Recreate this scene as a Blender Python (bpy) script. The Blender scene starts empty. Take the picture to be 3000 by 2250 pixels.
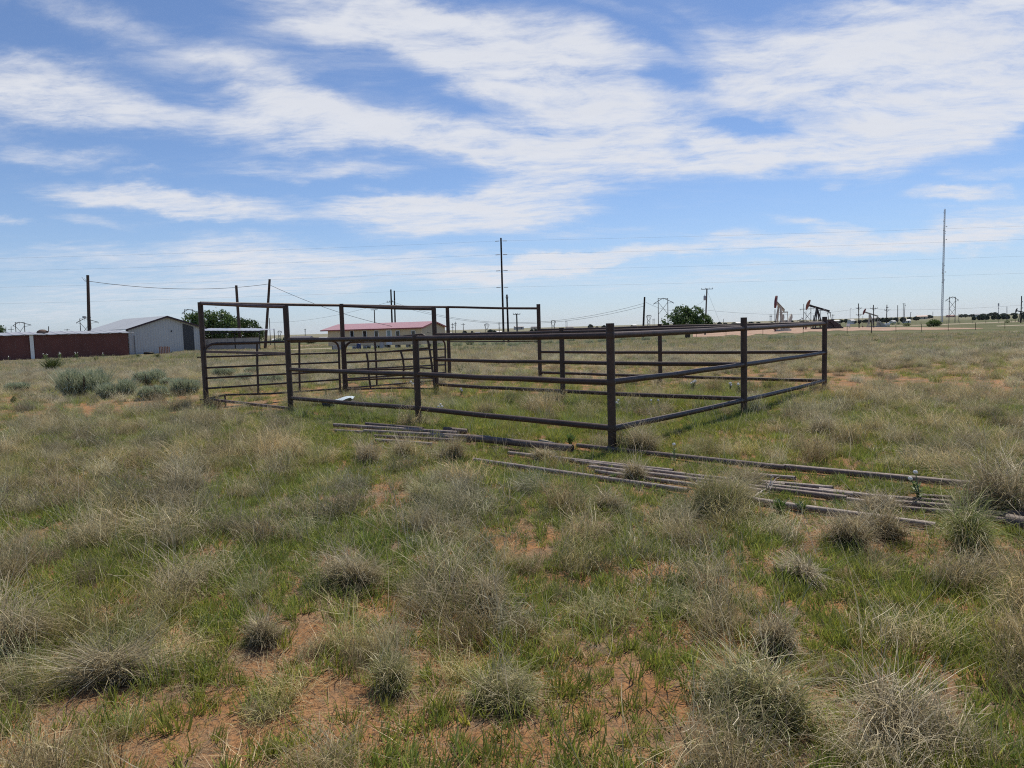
import bpy, bmesh, math, random
import numpy as np
from mathutils import Vector, Matrix
random.seed(7)
SC = bpy.context.scene
COL = SC.collection

# ------------------------------------------------------------------ camera
CAM = Vector((0.0, 0.0, 1.55))
FPX = 2080.0                       # focal length in photo pixels (photo 3000 wide)
PITCH = math.atan(163.0/FPX)
ROLL = math.atan(0.029)
_r0 = Vector((1, 0, 0)); _f0 = Vector((0, math.cos(PITCH), -math.sin(PITCH))); _u0 = Vector((0, math.sin(PITCH), math.cos(PITCH)))
CR = _r0*math.cos(ROLL) - _u0*math.sin(ROLL)
CU = _u0*math.cos(ROLL) + _r0*math.sin(ROLL)
CF = _f0
cam_data = bpy.data.cameras.new('camera')
cam = bpy.data.objects.new('camera', cam_data); COL.objects.link(cam)
cam_data.sensor_width = 36.0
cam_data.lens = 36.0*FPX/3000.0
cam_data.clip_start = 0.05; cam_data.clip_end = 30000.0
m = Matrix((CR, CU, -CF)).transposed().to_4x4(); m.translation = CAM
cam.matrix_world = m
SC.camera = cam

# ------------------------------------------------------------------ light, exposure
SUN_EL = math.radians(61); SUN_AZ = math.radians(30)      # azimuth clockwise from +Y (into the picture)
SKY_STRENGTH = 0.10
SUN_STRENGTH = 4.8
EXPOSURE = -0.06
SC.view_settings.view_transform = 'Standard'
SC.view_settings.look = 'None'
SC.view_settings.exposure = EXPOSURE
SC.view_settings.gamma = 1.0
SC.cycles.use_denoising = False
SC.cycles.filter_width = 1.1
SC.cycles.max_bounces = 6; SC.cycles.transparent_max_bounces = 4
SC.cycles.sample_clamp_indirect = 6.0
sun_dir = Vector((math.cos(SUN_EL)*math.sin(SUN_AZ), math.cos(SUN_EL)*math.cos(SUN_AZ), math.sin(SUN_EL)))
ld = bpy.data.lights.new('sun', 'SUN'); ld.energy = SUN_STRENGTH; ld.angle = math.radians(0.5); ld.color = (1.0, 0.92, 0.80)
lo = bpy.data.objects.new('sun', ld); COL.objects.link(lo)
lo.rotation_euler = (-sun_dir).to_track_quat('-Z', 'Y').to_euler()

def ray(px, py):
    return CF + CR*((px-1500)/FPX) + CU*((1125-py)/FPX)
def pt(px, py, y):
    d = ray(px, py); return CAM + d*(y/d.y)

# ------------------------------------------------------------------ sky with thin cloud
world = bpy.data.worlds.new('World'); SC.world = world; world.use_nodes = True
def make_world():
    nt = world.node_tree; N = nt.nodes; L = nt.links; N.clear()
    def node(t, **k):
        n = N.new(t)
        for a, b in k.items(): setattr(n, a, b)
        return n
    def setv(sock, v):
        if hasattr(v, 'is_output') or isinstance(v, bpy.types.NodeSocket): L.new(v, sock)
        else: sock.default_value = v
    def math_(op, a, b=0.0, c=None, clamp=False):
        n = node('ShaderNodeMath', operation=op, use_clamp=clamp)
        setv(n.inputs[0], a); setv(n.inputs[1], b)
        if c is not None: setv(n.inputs[2], c)
        return n.outputs[0]
    sky = node('ShaderNodeTexSky', sky_type='NISHITA')
    sky.sun_disc = False; sky.sun_elevation = SUN_EL; sky.sun_rotation = SUN_AZ
    sky.altitude = 900; sky.air_density = 1.0; sky.dust_density = 0.4; sky.ozone_density = 2.5
    tc = node('ShaderNodeTexCoord')
    sep = node('ShaderNodeSeparateXYZ'); L.new(tc.outputs['Generated'], sep.inputs[0])
    ay = math_('MAXIMUM', math_('ABSOLUTE', sep.outputs[1]), 0.06)
    # world-fixed tangent coordinates of the northern sky (azimuth / elevation tangents)
    tx = math_('DIVIDE', sep.outputs[0], ay); tz = math_('DIVIDE', sep.outputs[2], ay)
    T = node('ShaderNodeCombineXYZ'); L.new(tx, T.inputs[0]); L.new(tz, T.inputs[1])
    # flat cloud-deck coordinates for the texture of the cloud
    zz = math_('ADD', math_('MAXIMUM', sep.outputs[2], 0.0), 0.10)
    D = node('ShaderNodeCombineXYZ')
    L.new(math_('DIVIDE', sep.outputs[0], zz), D.inputs[0]); L.new(math_('DIVIDE', sep.outputs[1], zz), D.inputs[1])
    # domain warp
    wn = node('ShaderNodeTexNoise'); wn.inputs['Scale'].default_value = 1.3; wn.inputs['Detail'].default_value = 3
    L.new(D.outputs[0], wn.inputs['Vector'])
    wsub = node('ShaderNodeVectorMath', operation='SUBTRACT'); L.new(wn.outputs['Color'], wsub.inputs[0]); wsub.inputs[1].default_value = (.5, .5, .5)
    wsc = node('ShaderNodeVectorMath', operation='SCALE'); L.new(wsub.outputs[0], wsc.inputs[0]); wsc.inputs[3].default_value = 0.38
    DW = node('ShaderNodeVectorMath', operation='ADD'); L.new(D.outputs[0], DW.inputs[0]); L.new(wsc.outputs[0], DW.inputs[1])
    def fbm(scale, rot, sx, sy, detail, rough, vec=None):
        mp = node('ShaderNodeMapping'); mp.inputs['Rotation'].default_value = (0, 0, math.radians(rot)); mp.inputs['Scale'].default_value = (sx, sy, 1)
        L.new((vec or DW).outputs[0], mp.inputs['Vector'])
        n = node('ShaderNodeTexNoise'); n.inputs['Scale'].default_value = scale; n.inputs['Detail'].default_value = detail; n.inputs['Roughness'].default_value = rough
        L.new(mp.outputs[0], n.inputs['Vector']); return n.outputs['Fac']
    n1 = fbm(2.2, 22, 0.75, 1.7, 10, 0.62)
    n2 = fbm(6.5, 14, 0.7, 1.5, 10, 0.68)
    n3 = fbm(3.2, -20, 0.7, 1.7, 8, 0.62)
    # warp of the tangent coordinates so that the bank outlines fray
    tw = node('ShaderNodeTexNoise'); tw.inputs['Scale'].default_value = 5.5; tw.inputs['Detail'].default_value = 7; tw.inputs['Roughness'].default_value = 0.6
    tmp = node('ShaderNodeMapping'); tmp.inputs['Scale'].default_value = (0.7, 1.7, 1); L.new(T.outputs[0], tmp.inputs['Vector']); L.new(tmp.outputs[0], tw.inputs['Vector'])
    ts = node('ShaderNodeVectorMath', operation='SUBTRACT'); L.new(tw.outputs['Color'], ts.inputs[0]); ts.inputs[1].default_value = (.5, .5, .5)
    tsc = node('ShaderNodeVectorMath', operation='MULTIPLY'); L.new(ts.outputs[0], tsc.inputs[0]); tsc.inputs[1].default_value = (.20, .10, 0)
    TW = node('ShaderNodeVectorMath', operation='ADD'); L.new(T.outputs[0], TW.inputs[0]); L.new(tsc.outputs[0], TW.inputs[1])
    # cloud banks: (photo column, row, half length, half height, tilt down to the right in degrees, weight)
    banks = [
     (200,262,330,74,9,.95),(915,350,430,74,2,.95),(848,262,200,55,28,.55),(1000,30,330,70,14,.9),(1330,150,260,78,25,.8),
     (190,10,260,45,12,.4),(848,140,330,80,6,.3),(149,444,200,28,4,.6),(380,500,60,10,2,.3),(475,590,310,40,8,1.1),(915,490,270,26,3,.55),
     (1220,622,320,64,2,1.25),(1390,440,230,44,2,.65),(678,735,190,34,3,.6),(1017,805,560,50,-2,.7),(271,880,480,60,0,.5),
     (305,664,90,16,8,.4),(30,668,90,10,0,.5),(1636,190,260,105,12,1.0),(1560,440,380,80,4,1.0),(1840,370,300,80,8,.8),
     (2380,190,480,105,5,.95),(2790,200,360,185,0,.95),(2300,430,360,62,-7,1.0),(2790,380,320,70,-14,.85),(2920,60,320,110,0,.75),
     (2600,45,300,40,4,.4),(1850,60,190,24,24,.45),(1540,590,200,58,0,.95),(2463,522,60,13,-6,.5),(2809,574,115,20,0,.8),
     (2520,712,560,30,-2,.95),(2924,655,190,46,-4,.6),(2415,660,160,18,4,.6),(1740,766,250,20,-6,.95),(1500,792,200,24,-4,.7),
     (2924,515,130,18,-4,.35),(1900,812,520,26,-2,.30),(2550,800,480,36,-2,.25),(600,762,380,30,2,.45),(130,770,240,34,0,.4),(1150,548,330,22,-2,-.35),(620,640,200,24,6,.35),(1720,690,260,24,-3,.25),(520,150,300,60,14,.35),(2100,300,300,60,4,.3),(60,330,150,60,4,.4),
     (1975,224,120,24,4,-.55),(2185,346,120,22,0,-.5),(2010,440,80,26,10,-.5),(1930,110,170,38,22,-.5)]
    cov = None
    hy = ray(1500, 962)
    for (cx, cy, hl, hh, tilt, w) in banks:
        d = ray(cx, cy); a = (d.x/d.y, d.z/d.y)
        d2 = ray(cx+20, cy+20*math.tan(math.radians(tilt))); ang = math.atan2(d2.z/d2.y-a[1], d2.x/d2.y-a[0])
        mp = node('ShaderNodeMapping', vector_type='TEXTURE')
        mp.inputs['Location'].default_value = (a[0], a[1], 0); mp.inputs['Rotation'].default_value = (0, 0, ang)
        mp.inputs['Scale'].default_value = (hl/FPX*1.15, hh/FPX*1.25, 1)
        L.new(TW.outputs[0], mp.inputs['Vector'])
        ln = node('ShaderNodeVectorMath', operation='LENGTH'); L.new(mp.outputs[0], ln.inputs[0])
        mr = node('ShaderNodeMapRange', interpolation_type='SMOOTHERSTEP'); L.new(ln.outputs['Value'], mr.inputs[0])
        mr.inputs[1].default_value = 1.45; mr.inputs[2].default_value = 0.15; mr.inputs[3].default_value = 0; mr.inputs[4].default_value = w
        cov = mr.outputs[0] if cov is None else math_('ADD', cov, mr.outputs[0])
    cov = math_('MINIMUM', cov, 1.05)
    nn = math_('ADD', math_('MULTIPLY', math_('SUBTRACT', n1, .5), 1.5), math_('MULTIPLY', math_('SUBTRACT', n2, .5), 1.5))
    nn = math_('ADD', nn, math_('MULTIPLY', math_('SUBTRACT', n3, .5), 0.9))
    n4 = fbm(12.0, 24, 0.8, 1.3, 9, 0.66)
    nn = math_('ADD', nn, math_('MULTIPLY', math_('SUBTRACT', n4, .5), 0.8))
    dens = math_('ADD', math_('MULTIPLY', cov, 0.80), math_('MULTIPLY', nn, math_('ADD', math_('MULTIPLY', cov, .62), .30)))
    al = node('ShaderNodeMapRange', interpolation_type='SMOOTHSTEP'); L.new(dens, al.inputs[0])
    al.inputs[1].default_value = -0.03; al.inputs[2].default_value = 1.08; al.inputs[3].default_value = 0.0; al.inputs[4].default_value = 0.95
    # pale haze toward the horizon
    hz = node('ShaderNodeMapRange', interpolation_type='SMOOTHSTEP'); L.new(sep.outputs[2], hz.inputs[0])
    hz.inputs[1].default_value = 0.20; hz.inputs[2].default_value = -0.02; hz.inputs[3].default_value = 0; hz.inputs[4].default_value = 0.42
    mixh = node('ShaderNodeMix', data_type='RGBA'); L.new(hz.outputs[0], mixh.inputs[0])
    hs = node('ShaderNodeMix', data_type='RGBA', blend_type='MULTIPLY'); hs.inputs[0].default_value = 1.0
    L.new(sky.outputs[0], hs.inputs[6]); hs.inputs[7].default_value = SKYTINT
    L.new(hs.outputs[2], mixh.inputs[6]); mixh.inputs[7].default_value = (HZC[0], HZC[1], HZC[2], 1)
    mixc = node('ShaderNodeMix', data_type='RGBA'); L.new(al.outputs[0], mixc.inputs[0])
    # thicker parts slightly greyer
    ccol = node('ShaderNodeMix', data_type='RGBA'); L.new(math_('MULTIPLY', n3, 0.9, clamp=True), ccol.inputs[0])
    ccol.inputs[6].default_value = (CLC[0], CLC[1], CLC[2], 1); ccol.inputs[7].default_value = (CLC[0]*.86, CLC[1]*.87, CLC[2]*.90, 1)
    L.new(mixh.outputs[2], mixc.inputs[6]); L.new(ccol.outputs[2], mixc.inputs[7])
    bg = node('ShaderNodeBackground'); bg.inputs[1].default_value = SKY_STRENGTH
    L.new(mixc.outputs[2], bg.inputs[0])
    out = node('ShaderNodeOutputWorld'); L.new(bg.outputs[0], out.inputs[0])
SKYTINT = (.97, 1.045, 1.20, 1)
HZC = (4.2, 5.4, 7.8)
CLC = (8.4, 8.6, 9.1)
make_world()
world.cycles.sampling_method = 'MANUAL'; world.cycles.sample_map_resolution = 512

# ------------------------------------------------------------------ terrain
_TR = np.array([0, 45, 60, 75, 90, 110, 170, 200, 250, 300, 400, 500, 600, 1000, 2000, 4000, 30000.])
_TZ = np.array([0, 0, -.15, -.4, -.66, -.74, -.92, -1.05, -1.3, -1.6, -2.2, -2.55, -2.8, -3.2, -1.5, 1.0, 1.5])
def terr_np(x, y):
    r = np.hypot(x, y)
    z = np.interp(r, _TR, _TZ)
    az = np.degrees(np.arctan2(x, np.maximum(y, 1e-6)))
    k = np.clip((az+22)/8.0, 0, 1); k = k*k*(3-2*k)
    far = np.clip((r-90)/80.0, 0, 1)
    k = np.where(y > 0, k, 1.0)
    z = z*np.maximum(k + (1-k)*0.15, far)
    b = 0.018*np.sin(x*1.3+.4*y) + 0.02*np.sin(y*1.1-.5*x+1.3) + 0.012*np.sin(2.7*x-1.9*y) + .008*np.sin(5.1*x+3.7*y)
    return z + b*np.clip(1.3-r/60, 0.0, 1)
def terr(x, y): return float(terr_np(np.array([float(x)]), np.array([float(y)]))[0])
def G(px, py):
    """ground point seen at a photo pixel"""
    d = ray(px, py); t0 = 0.5; t1 = None; t = 0.5
    while t < 6000:
        p = CAM + d*t
        if p.z < terr(p.x, p.y): t1 = t; break
        t0 = t; t *= 1.06
    if t1 is None: t1 = 6000
    for _ in range(30):
        t = (t0+t1)/2; p = CAM + d*t
        if p.z < terr(p.x, p.y): t1 = t
        else: t0 = t
    p = CAM + d*t1
    return Vector((p.x, p.y, terr(p.x, p.y)))
def zat(x, y, py):
    v = (1125-py)/FPX
    return CAM.z + (v*(CF.x*x + CF.y*y) - (CU.x*x + CU.y*y))/(CU.z - v*CF.z)
def xat(px, y, z):
    u = (px-1500)/FPX; dz = z-CAM.z
    return (u*(CF.y*y + CF.z*dz) - (CR.y*y + CR.z*dz))/(CR.x - u*CF.x)
def gx(px, y):
    z = terr(px*0, y)
    for _ in range(3):
        x = xat(px, y, z); z = terr(x, y)
    return Vector((x, y, z))
def onplane(px, py, A, B):
    """point at a photo pixel on the vertical plane through A and B"""
    n = Vector((-(B.y-A.y), B.x-A.x, 0)); d = ray(px, py)
    t = n.dot(Vector((A.x, A.y, 0))-CAM)/n.dot(d)
    return CAM + d*t

# ------------------------------------------------------------------ materials
MATS = {}
def mat(name, col, rough=.7, metal=0.0, var=0.15, scale=6.0, spec=.4, bump=0.0, bscale=40.0, col2=None, stretch=(1, 1, 1), thr=None):
    """procedural paint/metal/wood: base colour broken up by two noises, optional second colour patches"""
    if name in MATS: return MATS[name]
    m = bpy.data.materials.new(name); m.use_nodes = True; nt = m.node_tree; N = nt.nodes; L = nt.links
    b = N['Principled BSDF']; b.inputs['Roughness'].default_value = rough; b.inputs['Metallic'].default_value = metal
    b.inputs['Specular IOR Level'].default_value = spec
    tc = N.new('ShaderNodeTexCoord'); mp = N.new('ShaderNodeMapping'); mp.inputs['Scale'].default_value = stretch
    L.new(tc.outputs['Object'], mp.inputs['Vector'])
    n = N.new('ShaderNodeTexNoise'); n.inputs['Scale'].default_value = scale; n.inputs['Detail'].default_value = 6; n.inputs['Roughness'].default_value = .65
    L.new(mp.outputs[0], n.inputs['Vector'])
    cr = N.new('ShaderNodeValToRGB')
    lo_, hi_ = (1-var), (1+var)
    cr.color_ramp.elements[0].position = .3; cr.color_ramp.elements[1].position = .7
    cr.color_ramp.elements[0].color = (col[0]*lo_, col[1]*lo_, col[2]*lo_, 1); cr.color_ramp.elements[1].color = (min(1, col[0]*hi_), min(1, col[1]*hi_), min(1, col[2]*hi_), 1)
    L.new(n.outputs['Fac'], cr.inputs[0]); c = cr.outputs[0]
    if col2:
        n2 = N.new('ShaderNodeTexNoise'); n2.inputs['Scale'].default_value = scale*2.7; n2.inputs['Detail'].default_value = 8; n2.inputs['Roughness'].default_value = .7
        L.new(mp.outputs[0], n2.inputs['Vector'])
        r2 = N.new('ShaderNodeValToRGB'); t = thr or (.55, .68); r2.color_ramp.elements[0].position = t[0]; r2.color_ramp.elements[1].position = t[1]
        L.new(n2.outputs['Fac'], r2.inputs[0])
        mx = N.new('ShaderNodeMix'); mx.data_type = 'RGBA'; L.new(r2.outputs[0], mx.inputs[0]); L.new(c, mx.inputs[6]); mx.inputs[7].default_value = (*col2, 1); c = mx.outputs[2]
    L.new(c, b.inputs['Base Color'])
    if bump > 0:
        nb = N.new('ShaderNodeTexNoise'); nb.inputs['Scale'].default_value = bscale; nb.inputs['Detail'].default_value = 4
        L.new(mp.outputs[0], nb.inputs['Vector'])
        bp = N.new('ShaderNodeBump'); bp.inputs['Strength'].default_value = bump; bp.inputs['Distance'].default_value = .01
        L.new(nb.outputs['Fac'], bp.inputs['Height']); L.new(bp.outputs[0], b.inputs['Normal'])
    MATS[name] = m; return m

M_PIPE = mat('corral_pipe', (.056, .037, .029), .5, .1, .35, 5, .35, .25, 60, (.12, .072, .05), thr=(.56, .74))
M_LOOSE = mat('loose_pipe', (.25, .21, .185), .62, .15, .25, 7, .4, .3, 60, (.10, .072, .058), thr=(.48, .66), stretch=(1, 1, 1))
M_LOOSED = mat('loose_pipe_dark', (.125, .096, .083), .6, .2, .3, 7, .4, .3, 60, (.21, .175, .155), thr=(.55, .7))
M_GATE = mat('gate_tube', (.05, .034, .027), .5, .1, .3, 8, .35, 0, 60, (.1, .055, .038), thr=(.6, .72))
M_CHAN = mat('channel_bar', (.12, .085, .08), .5, .4, .25, 8, .5, .1, 60, (.06, .04, .036), thr=(.5, .7))
M_POLE = mat('pole_wood', (.085, .058, .046), .9, 0, .35, 3, .15, .5, 30, (.15, .11, .09), stretch=(6, 6, .5))
M_POLED = mat('pole_wood_dark', (.035, .028, .026), .9, 0, .35, 3, .15, .5, 30, stretch=(6, 6, .5))
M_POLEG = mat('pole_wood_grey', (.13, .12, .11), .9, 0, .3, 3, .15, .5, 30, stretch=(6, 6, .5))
M_STEELG = mat('galvanised_steel', (.36, .37, .40), .6, .1, .12, 4, .5)
M_WIRE = mat('wire', (.03, .03, .033), .6, .2, .1, 4)
M_DARK = mat('dark_steel', (.025, .022, .024), .6, .2, .25, 6)
M_BLACK = mat('black_rubber', (.012, .012, .012), .6, 0, .2, 10)
M_WHITE = mat('white_paint', (.74, .74, .73), .5, 0, .06, 5, .4, 0, 40, (.5, .48, .44), thr=(.66, .8))
M_GLASS = mat('window_glass', (.02, .022, .026), .08, 0, .1, 3, .8)
# ------------------------------------------------------------------ object helpers
OFF = {}
def link(o, parent=None):
    COL.objects.link(o)
    if parent is not None: o.parent = parent
    return o
def tag(o, label=None, cat=None, group=None, kind=None):
    if label: o['label'] = label
    if cat: o['category'] = cat
    if group: o['group'] = group
    if kind: o['kind'] = kind
    return o
def thing(name, label, cat, loc, group=None, rotz=0.0, scale=1.0):
    o = bpy.data.objects.new(name, None); o.empty_display_size = .2
    link(o); o.location = loc; o.rotation_euler = (0, 0, rotz); o.scale = (scale,)*3
    OFF[o.name] = Vector(loc)
    return tag(o, label, cat, group)
class MB:
    """collects shapes (world or local coordinates) and links them as ONE mesh object"""
    def __init__(s): s.v = []; s.f = []; s.sm = []
    def add(s, vs, fs, smooth=False):
        o = len(s.v); s.v += [tuple(v) for v in vs]
        for f in fs: s.f.append(tuple(i+o for i in f)); s.sm.append(smooth)
        return s
    def box(s, c, size, rz=0.0, bev=0.0):
        c = Vector(c); hx, hy, hz = size[0]/2, size[1]/2, size[2]/2
        R = Matrix.Rotation(rz, 3, 'Z')
        vs = [c + R @ Vector((sx*hx, sy*hy, sz*hz)) for sz in (-1, 1) for sx, sy in ((-1, -1), (1, -1), (1, 1), (-1, 1))]
        return s.add(vs, [(3, 2, 1, 0), (4, 5, 6, 7), (0, 1, 5, 4), (1, 2, 6, 5), (2, 3, 7, 6), (3, 0, 4, 7)])
    def frame(s, p0, p1, up=(0, 0, 1)):
        a = (Vector(p1)-Vector(p0)).normalized(); u = Vector(up)
        if abs(a.dot(u)) > .99: u = Vector((0, 1, 0))
        x = a.cross(u).normalized(); y = x.cross(a).normalized(); return a, x, y
    def beam(s, p0, p1, w, h, up=(0, 0, 1)):
        p0 = Vector(p0); p1 = Vector(p1); a, x, y = s.frame(p0, p1, up)
        vs = [p + x*sx*w/2 + y*sy*h/2 for p in (p0, p1) for sx, sy in ((-1, -1), (1, -1), (1, 1), (-1, 1))]
        return s.add(vs, [(3, 2, 1, 0), (4, 5, 6, 7), (0, 1, 5, 4), (1, 2, 6, 5), (2, 3, 7, 6), (3, 0, 4, 7)])
    def tube(s, p0, p1, r0, r1=None, n=14, cap=True, hollow=False):
        r1 = r0 if r1 is None else r1; p0 = Vector(p0); p1 = Vector(p1); a, x, y = s.frame(p0, p1)
        ring = lambda p, r: [p + x*math.cos(2*math.pi*i/n)*r + y*math.sin(2*math.pi*i/n)*r for i in range(n)]
        vs = ring(p0, r0) + ring(p1, r1)
        s.add(vs, [(i, (i+1) % n, n+(i+1) % n, n+i) for i in range(n)], True)
        if hollow:
            for p, d in ((p0, 1), (p1, -1)):
                r = r0 if d == 1 else r1
                vs = ring(p, r) + ring(p, r*.82) + ring(p + a*d*min(.25, (p1-p0).length*.3), r*.80)
                fs = [(i, n+i, n+(i+1) % n, (i+1) % n) for i in range(n)] + [(n+i, 2*n+i, 2*n+(i+1) % n, n+(i+1) % n) for i in range(n)] + [tuple(range(2*n, 3*n))]
                s.add(vs, fs)
        elif cap:
            s.add(ring(p0, r0), [tuple(reversed(range(n)))]); s.add(ring(p1, r1), [tuple(range(n))])
        return s
    def path(s, pts, r, n=8, cap=True):
        pts = [Vector(p) for p in pts]; vs = []; k = len(pts)
        ref = None
        for i, p in enumerate(pts):
            a = (pts[min(i+1, k-1)]-pts[max(i-1, 0)]).normalized()
            if ref is None:
                u = Vector((0, 0, 1)) if abs(a.z) < .9 else Vector((0, 1, 0)); x = a.cross(u).normalized()
            else: x = (ref - a*ref.dot(a)).normalized()
            ref = x; y = a.cross(x); rr = r[i] if isinstance(r, (list, tuple)) else r
            vs += [p + x*math.cos(2*math.pi*j/n)*rr + y*math.sin(2*math.pi*j/n)*rr for j in range(n)]
        fs = [(i*n+j, i*n+(j+1) % n, (i+1)*n+(j+1) % n, (i+1)*n+j) for i in range(k-1) for j in range(n)]
        s.add(vs, fs, True)
        if cap: s.add(vs[:n], [tuple(reversed(range(n)))]); s.add(vs[-n:], [tuple(range(n))])
        return s
    def prism(s, poly, ext):
        ext = Vector(ext); n = len(poly); a = [Vector(p) for p in poly]; vs = a + [p+ext for p in a]
        return s.add(vs, [tuple(reversed(range(n))), tuple(range(n, 2*n))] + [(i, (i+1) % n, n+(i+1) % n, n+i) for i in range(n)])
    def quad(s, a, b, c, d): return s.add([a, b, c, d], [(0, 1, 2, 3)])
    def lathe(s, c, prof, n=16):
        c = Vector(c); vs = [c + Vector((math.cos(2*math.pi*j/n)*r, math.sin(2*math.pi*j/n)*r, z)) for r, z in prof for j in range(n)]
        k = len(prof)
        s.add(vs, [(i*n+j, i*n+(j+1) % n, (i+1)*n+(j+1) % n, (i+1)*n+j) for i in range(k-1) for j in range(n)], True)
        return s
    def build(s, name, m, parent=None, local=False):
        me = bpy.data.meshes.new(name)
        off = Vector((0, 0, 0))
        if parent is not None and not local: off = OFF[parent.name]
        me.from_pydata([(v[0]-off.x, v[1]-off.y, v[2]-off.z) for v in s.v], [], s.f)
        me.polygons.foreach_set('use_smooth', s.sm)
        bm = bmesh.new(); bm.from_mesh(me); bmesh.ops.recalc_face_normals(bm, faces=bm.faces); bm.to_mesh(me); bm.free()
        me.update(); me.materials.append(m)
        o = bpy.data.objects.new(name, me); link(o, parent); OFF[o.name] = off if parent is not None else Vector((0, 0, 0))
        return o
def solo(name, mb, m, label, cat, loc, group=None):
    """a thing that is one mesh, origin at its base"""
    me_o = mb.build(name, m)
    loc = Vector(loc); me_o.data.transform(Matrix.Translation(-loc)); me_o.location = loc
    return tag(me_o, label, cat, group)
def struct(name, mb, m):
    o = mb.build(name, m); o['kind'] = 'structure'; return o

def wire_pts(a, b, sag, n=18):
    a = Vector(a); b = Vector(b)
    return [a.lerp(b, i/n) + Vector((0, 0, -4*sag*(i/n)*(1-i/n))) for i in range(n+1)]

# ---- numpy value noise
def _h(ix, iy, s):
    n = (ix*374761393 + iy*668265263 + s*1442695041) & 0x7fffffff
    n = (n ^ (n >> 13))*1274126177 & 0x7fffffff
    return ((n ^ (n >> 16)) & 0xffff)/65535.0
def vnoise(x, y, s=0):
    ix = np.floor(x).astype(np.int64); iy = np.floor(y).astype(np.int64); fx = x-ix; fy = y-iy
    fx = fx*fx*(3-2*fx); fy = fy*fy*(3-2*fy)
    return (_h(ix, iy, s)*(1-fx)+_h(ix+1, iy, s)*fx)*(1-fy) + (_h(ix, iy+1, s)*(1-fx)+_h(ix+1, iy+1, s)*fx)*fy
def fbm(x, y, s=0, o=4):
    v = 0; a = .5; t = 0
    for i in range(o): v = v + a*vnoise(x*2**i, y*2**i, s+i); t += a; a *= .55
    return v/t

# ---- blades
def blades(rng, n, rad, L, W, t0, t1, cols, seg=4, curl=1.5, bias=None, twist=1.0, zc=0.0, fillr=.5):
    """n curved blades rooted in a disc; returns verts, faces, colours"""
    L_ = L[0] + (L[1]-L[0])*rng.random(n); W_ = W[0] + (W[1]-W[0])*rng.random(n)
    r = rad*rng.random(n)**fillr; ph = rng.random(n)*2*np.pi
    rx, ry = r*np.cos(ph), r*np.sin(ph)
    az = ph + rng.normal(0, .7, n)
    if bias is not None: az = np.where(rng.random(n) < bias[1], rng.normal(bias[0], .7, n), az)
    a0 = t0[0] + (t0[1]-t0[0])*rng.random(n); a1 = t1[0] + (t1[1]-t1[0])*rng.random(n)
    s = np.linspace(0, 1, seg+1)
    ang = a0[:, None] + (a1-a0)[:, None]*s[None, :]**curl
    ds = L_[:, None]/seg
    h = np.concatenate([np.zeros((n, 1)), np.cumsum(np.sin(ang[:, :-1])*ds, 1)], 1)
    z = np.concatenate([np.zeros((n, 1)), np.cumsum(np.cos(ang[:, :-1])*ds, 1)], 1) + (zc[:, None] if isinstance(zc, np.ndarray) else zc)
    z = np.maximum(z, .004)
    wob = (rng.normal(0, .20, (n, 1))*s[None, :]**2 + rng.normal(0, .05, (n, 1))*np.sin(s[None, :]*(3+4*rng.random((n, 1)))))*L_[:, None]
    cx = rx[:, None] + h*np.cos(az)[:, None] - wob*np.sin(az)[:, None]
    cy = ry[:, None] + h*np.sin(az)[:, None] + wob*np.cos(az)[:, None]
    tw = az + np.pi/2 + rng.normal(0, twist, n)
    wd = W_[:, None]/2*(1-.8*s[None, :]**1.5)
    vx = np.stack([cx - wd*np.cos(tw)[:, None], cx + wd*np.cos(tw)[:, None]], 2)
    vy = np.stack([cy - wd*np.sin(tw)[:, None], cy + wd*np.sin(tw)[:, None]], 2)
    vz = np.stack([z, z], 2)
    V = np.stack([vx, vy, vz], 3).reshape(-1, 3)
    base = (np.arange(n)*(seg+1)*2)[:, None] + (np.arange(seg)*2)[None, :]
    F = np.stack([base, base+1, base+3, base+2], 2).reshape(-1, 4)
    cols = np.array(cols); ci = rng.integers(0, len(cols), n)
    c = cols[ci]*(0.8+.4*rng.random((n, 1)))
    C = np.repeat(c, (seg+1)*2, 0)
    return V, F, C
def merge(parts):
    V = []; F = []; C = []; o = 0
    for v, f, c in parts: V.append(v); F.append(f+o); C.append(c); o += len(v)
    return np.concatenate(V), np.concatenate(F), np.concatenate(C)
def np_mesh(name, V, F, C, m):
    me = bpy.data.meshes.new(name)
    me.vertices.add(len(V)); me.vertices.foreach_set('co', V.astype(np.float32).ravel())
    k = F.shape[1]
    me.loops.add(F.size); me.loops.foreach_set('vertex_index', F.astype(np.int32).ravel())
    me.polygons.add(len(F)); me.polygons.foreach_set('loop_start', (np.arange(len(F))*k).astype(np.int32))
    try: me.polygons.foreach_set('loop_total', np.full(len(F), k, np.int32))
    except Exception: pass
    if C is not None:
        at = me.color_attributes.new('Col', 'FLOAT_COLOR', 'POINT')
        at.data.foreach_set('color', np.concatenate([C, np.ones((len(C), 1))], 1).astype(np.float32).ravel())
    me.update(calc_edges=True); me.validate()
    me.materials.append(m); return me
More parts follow.
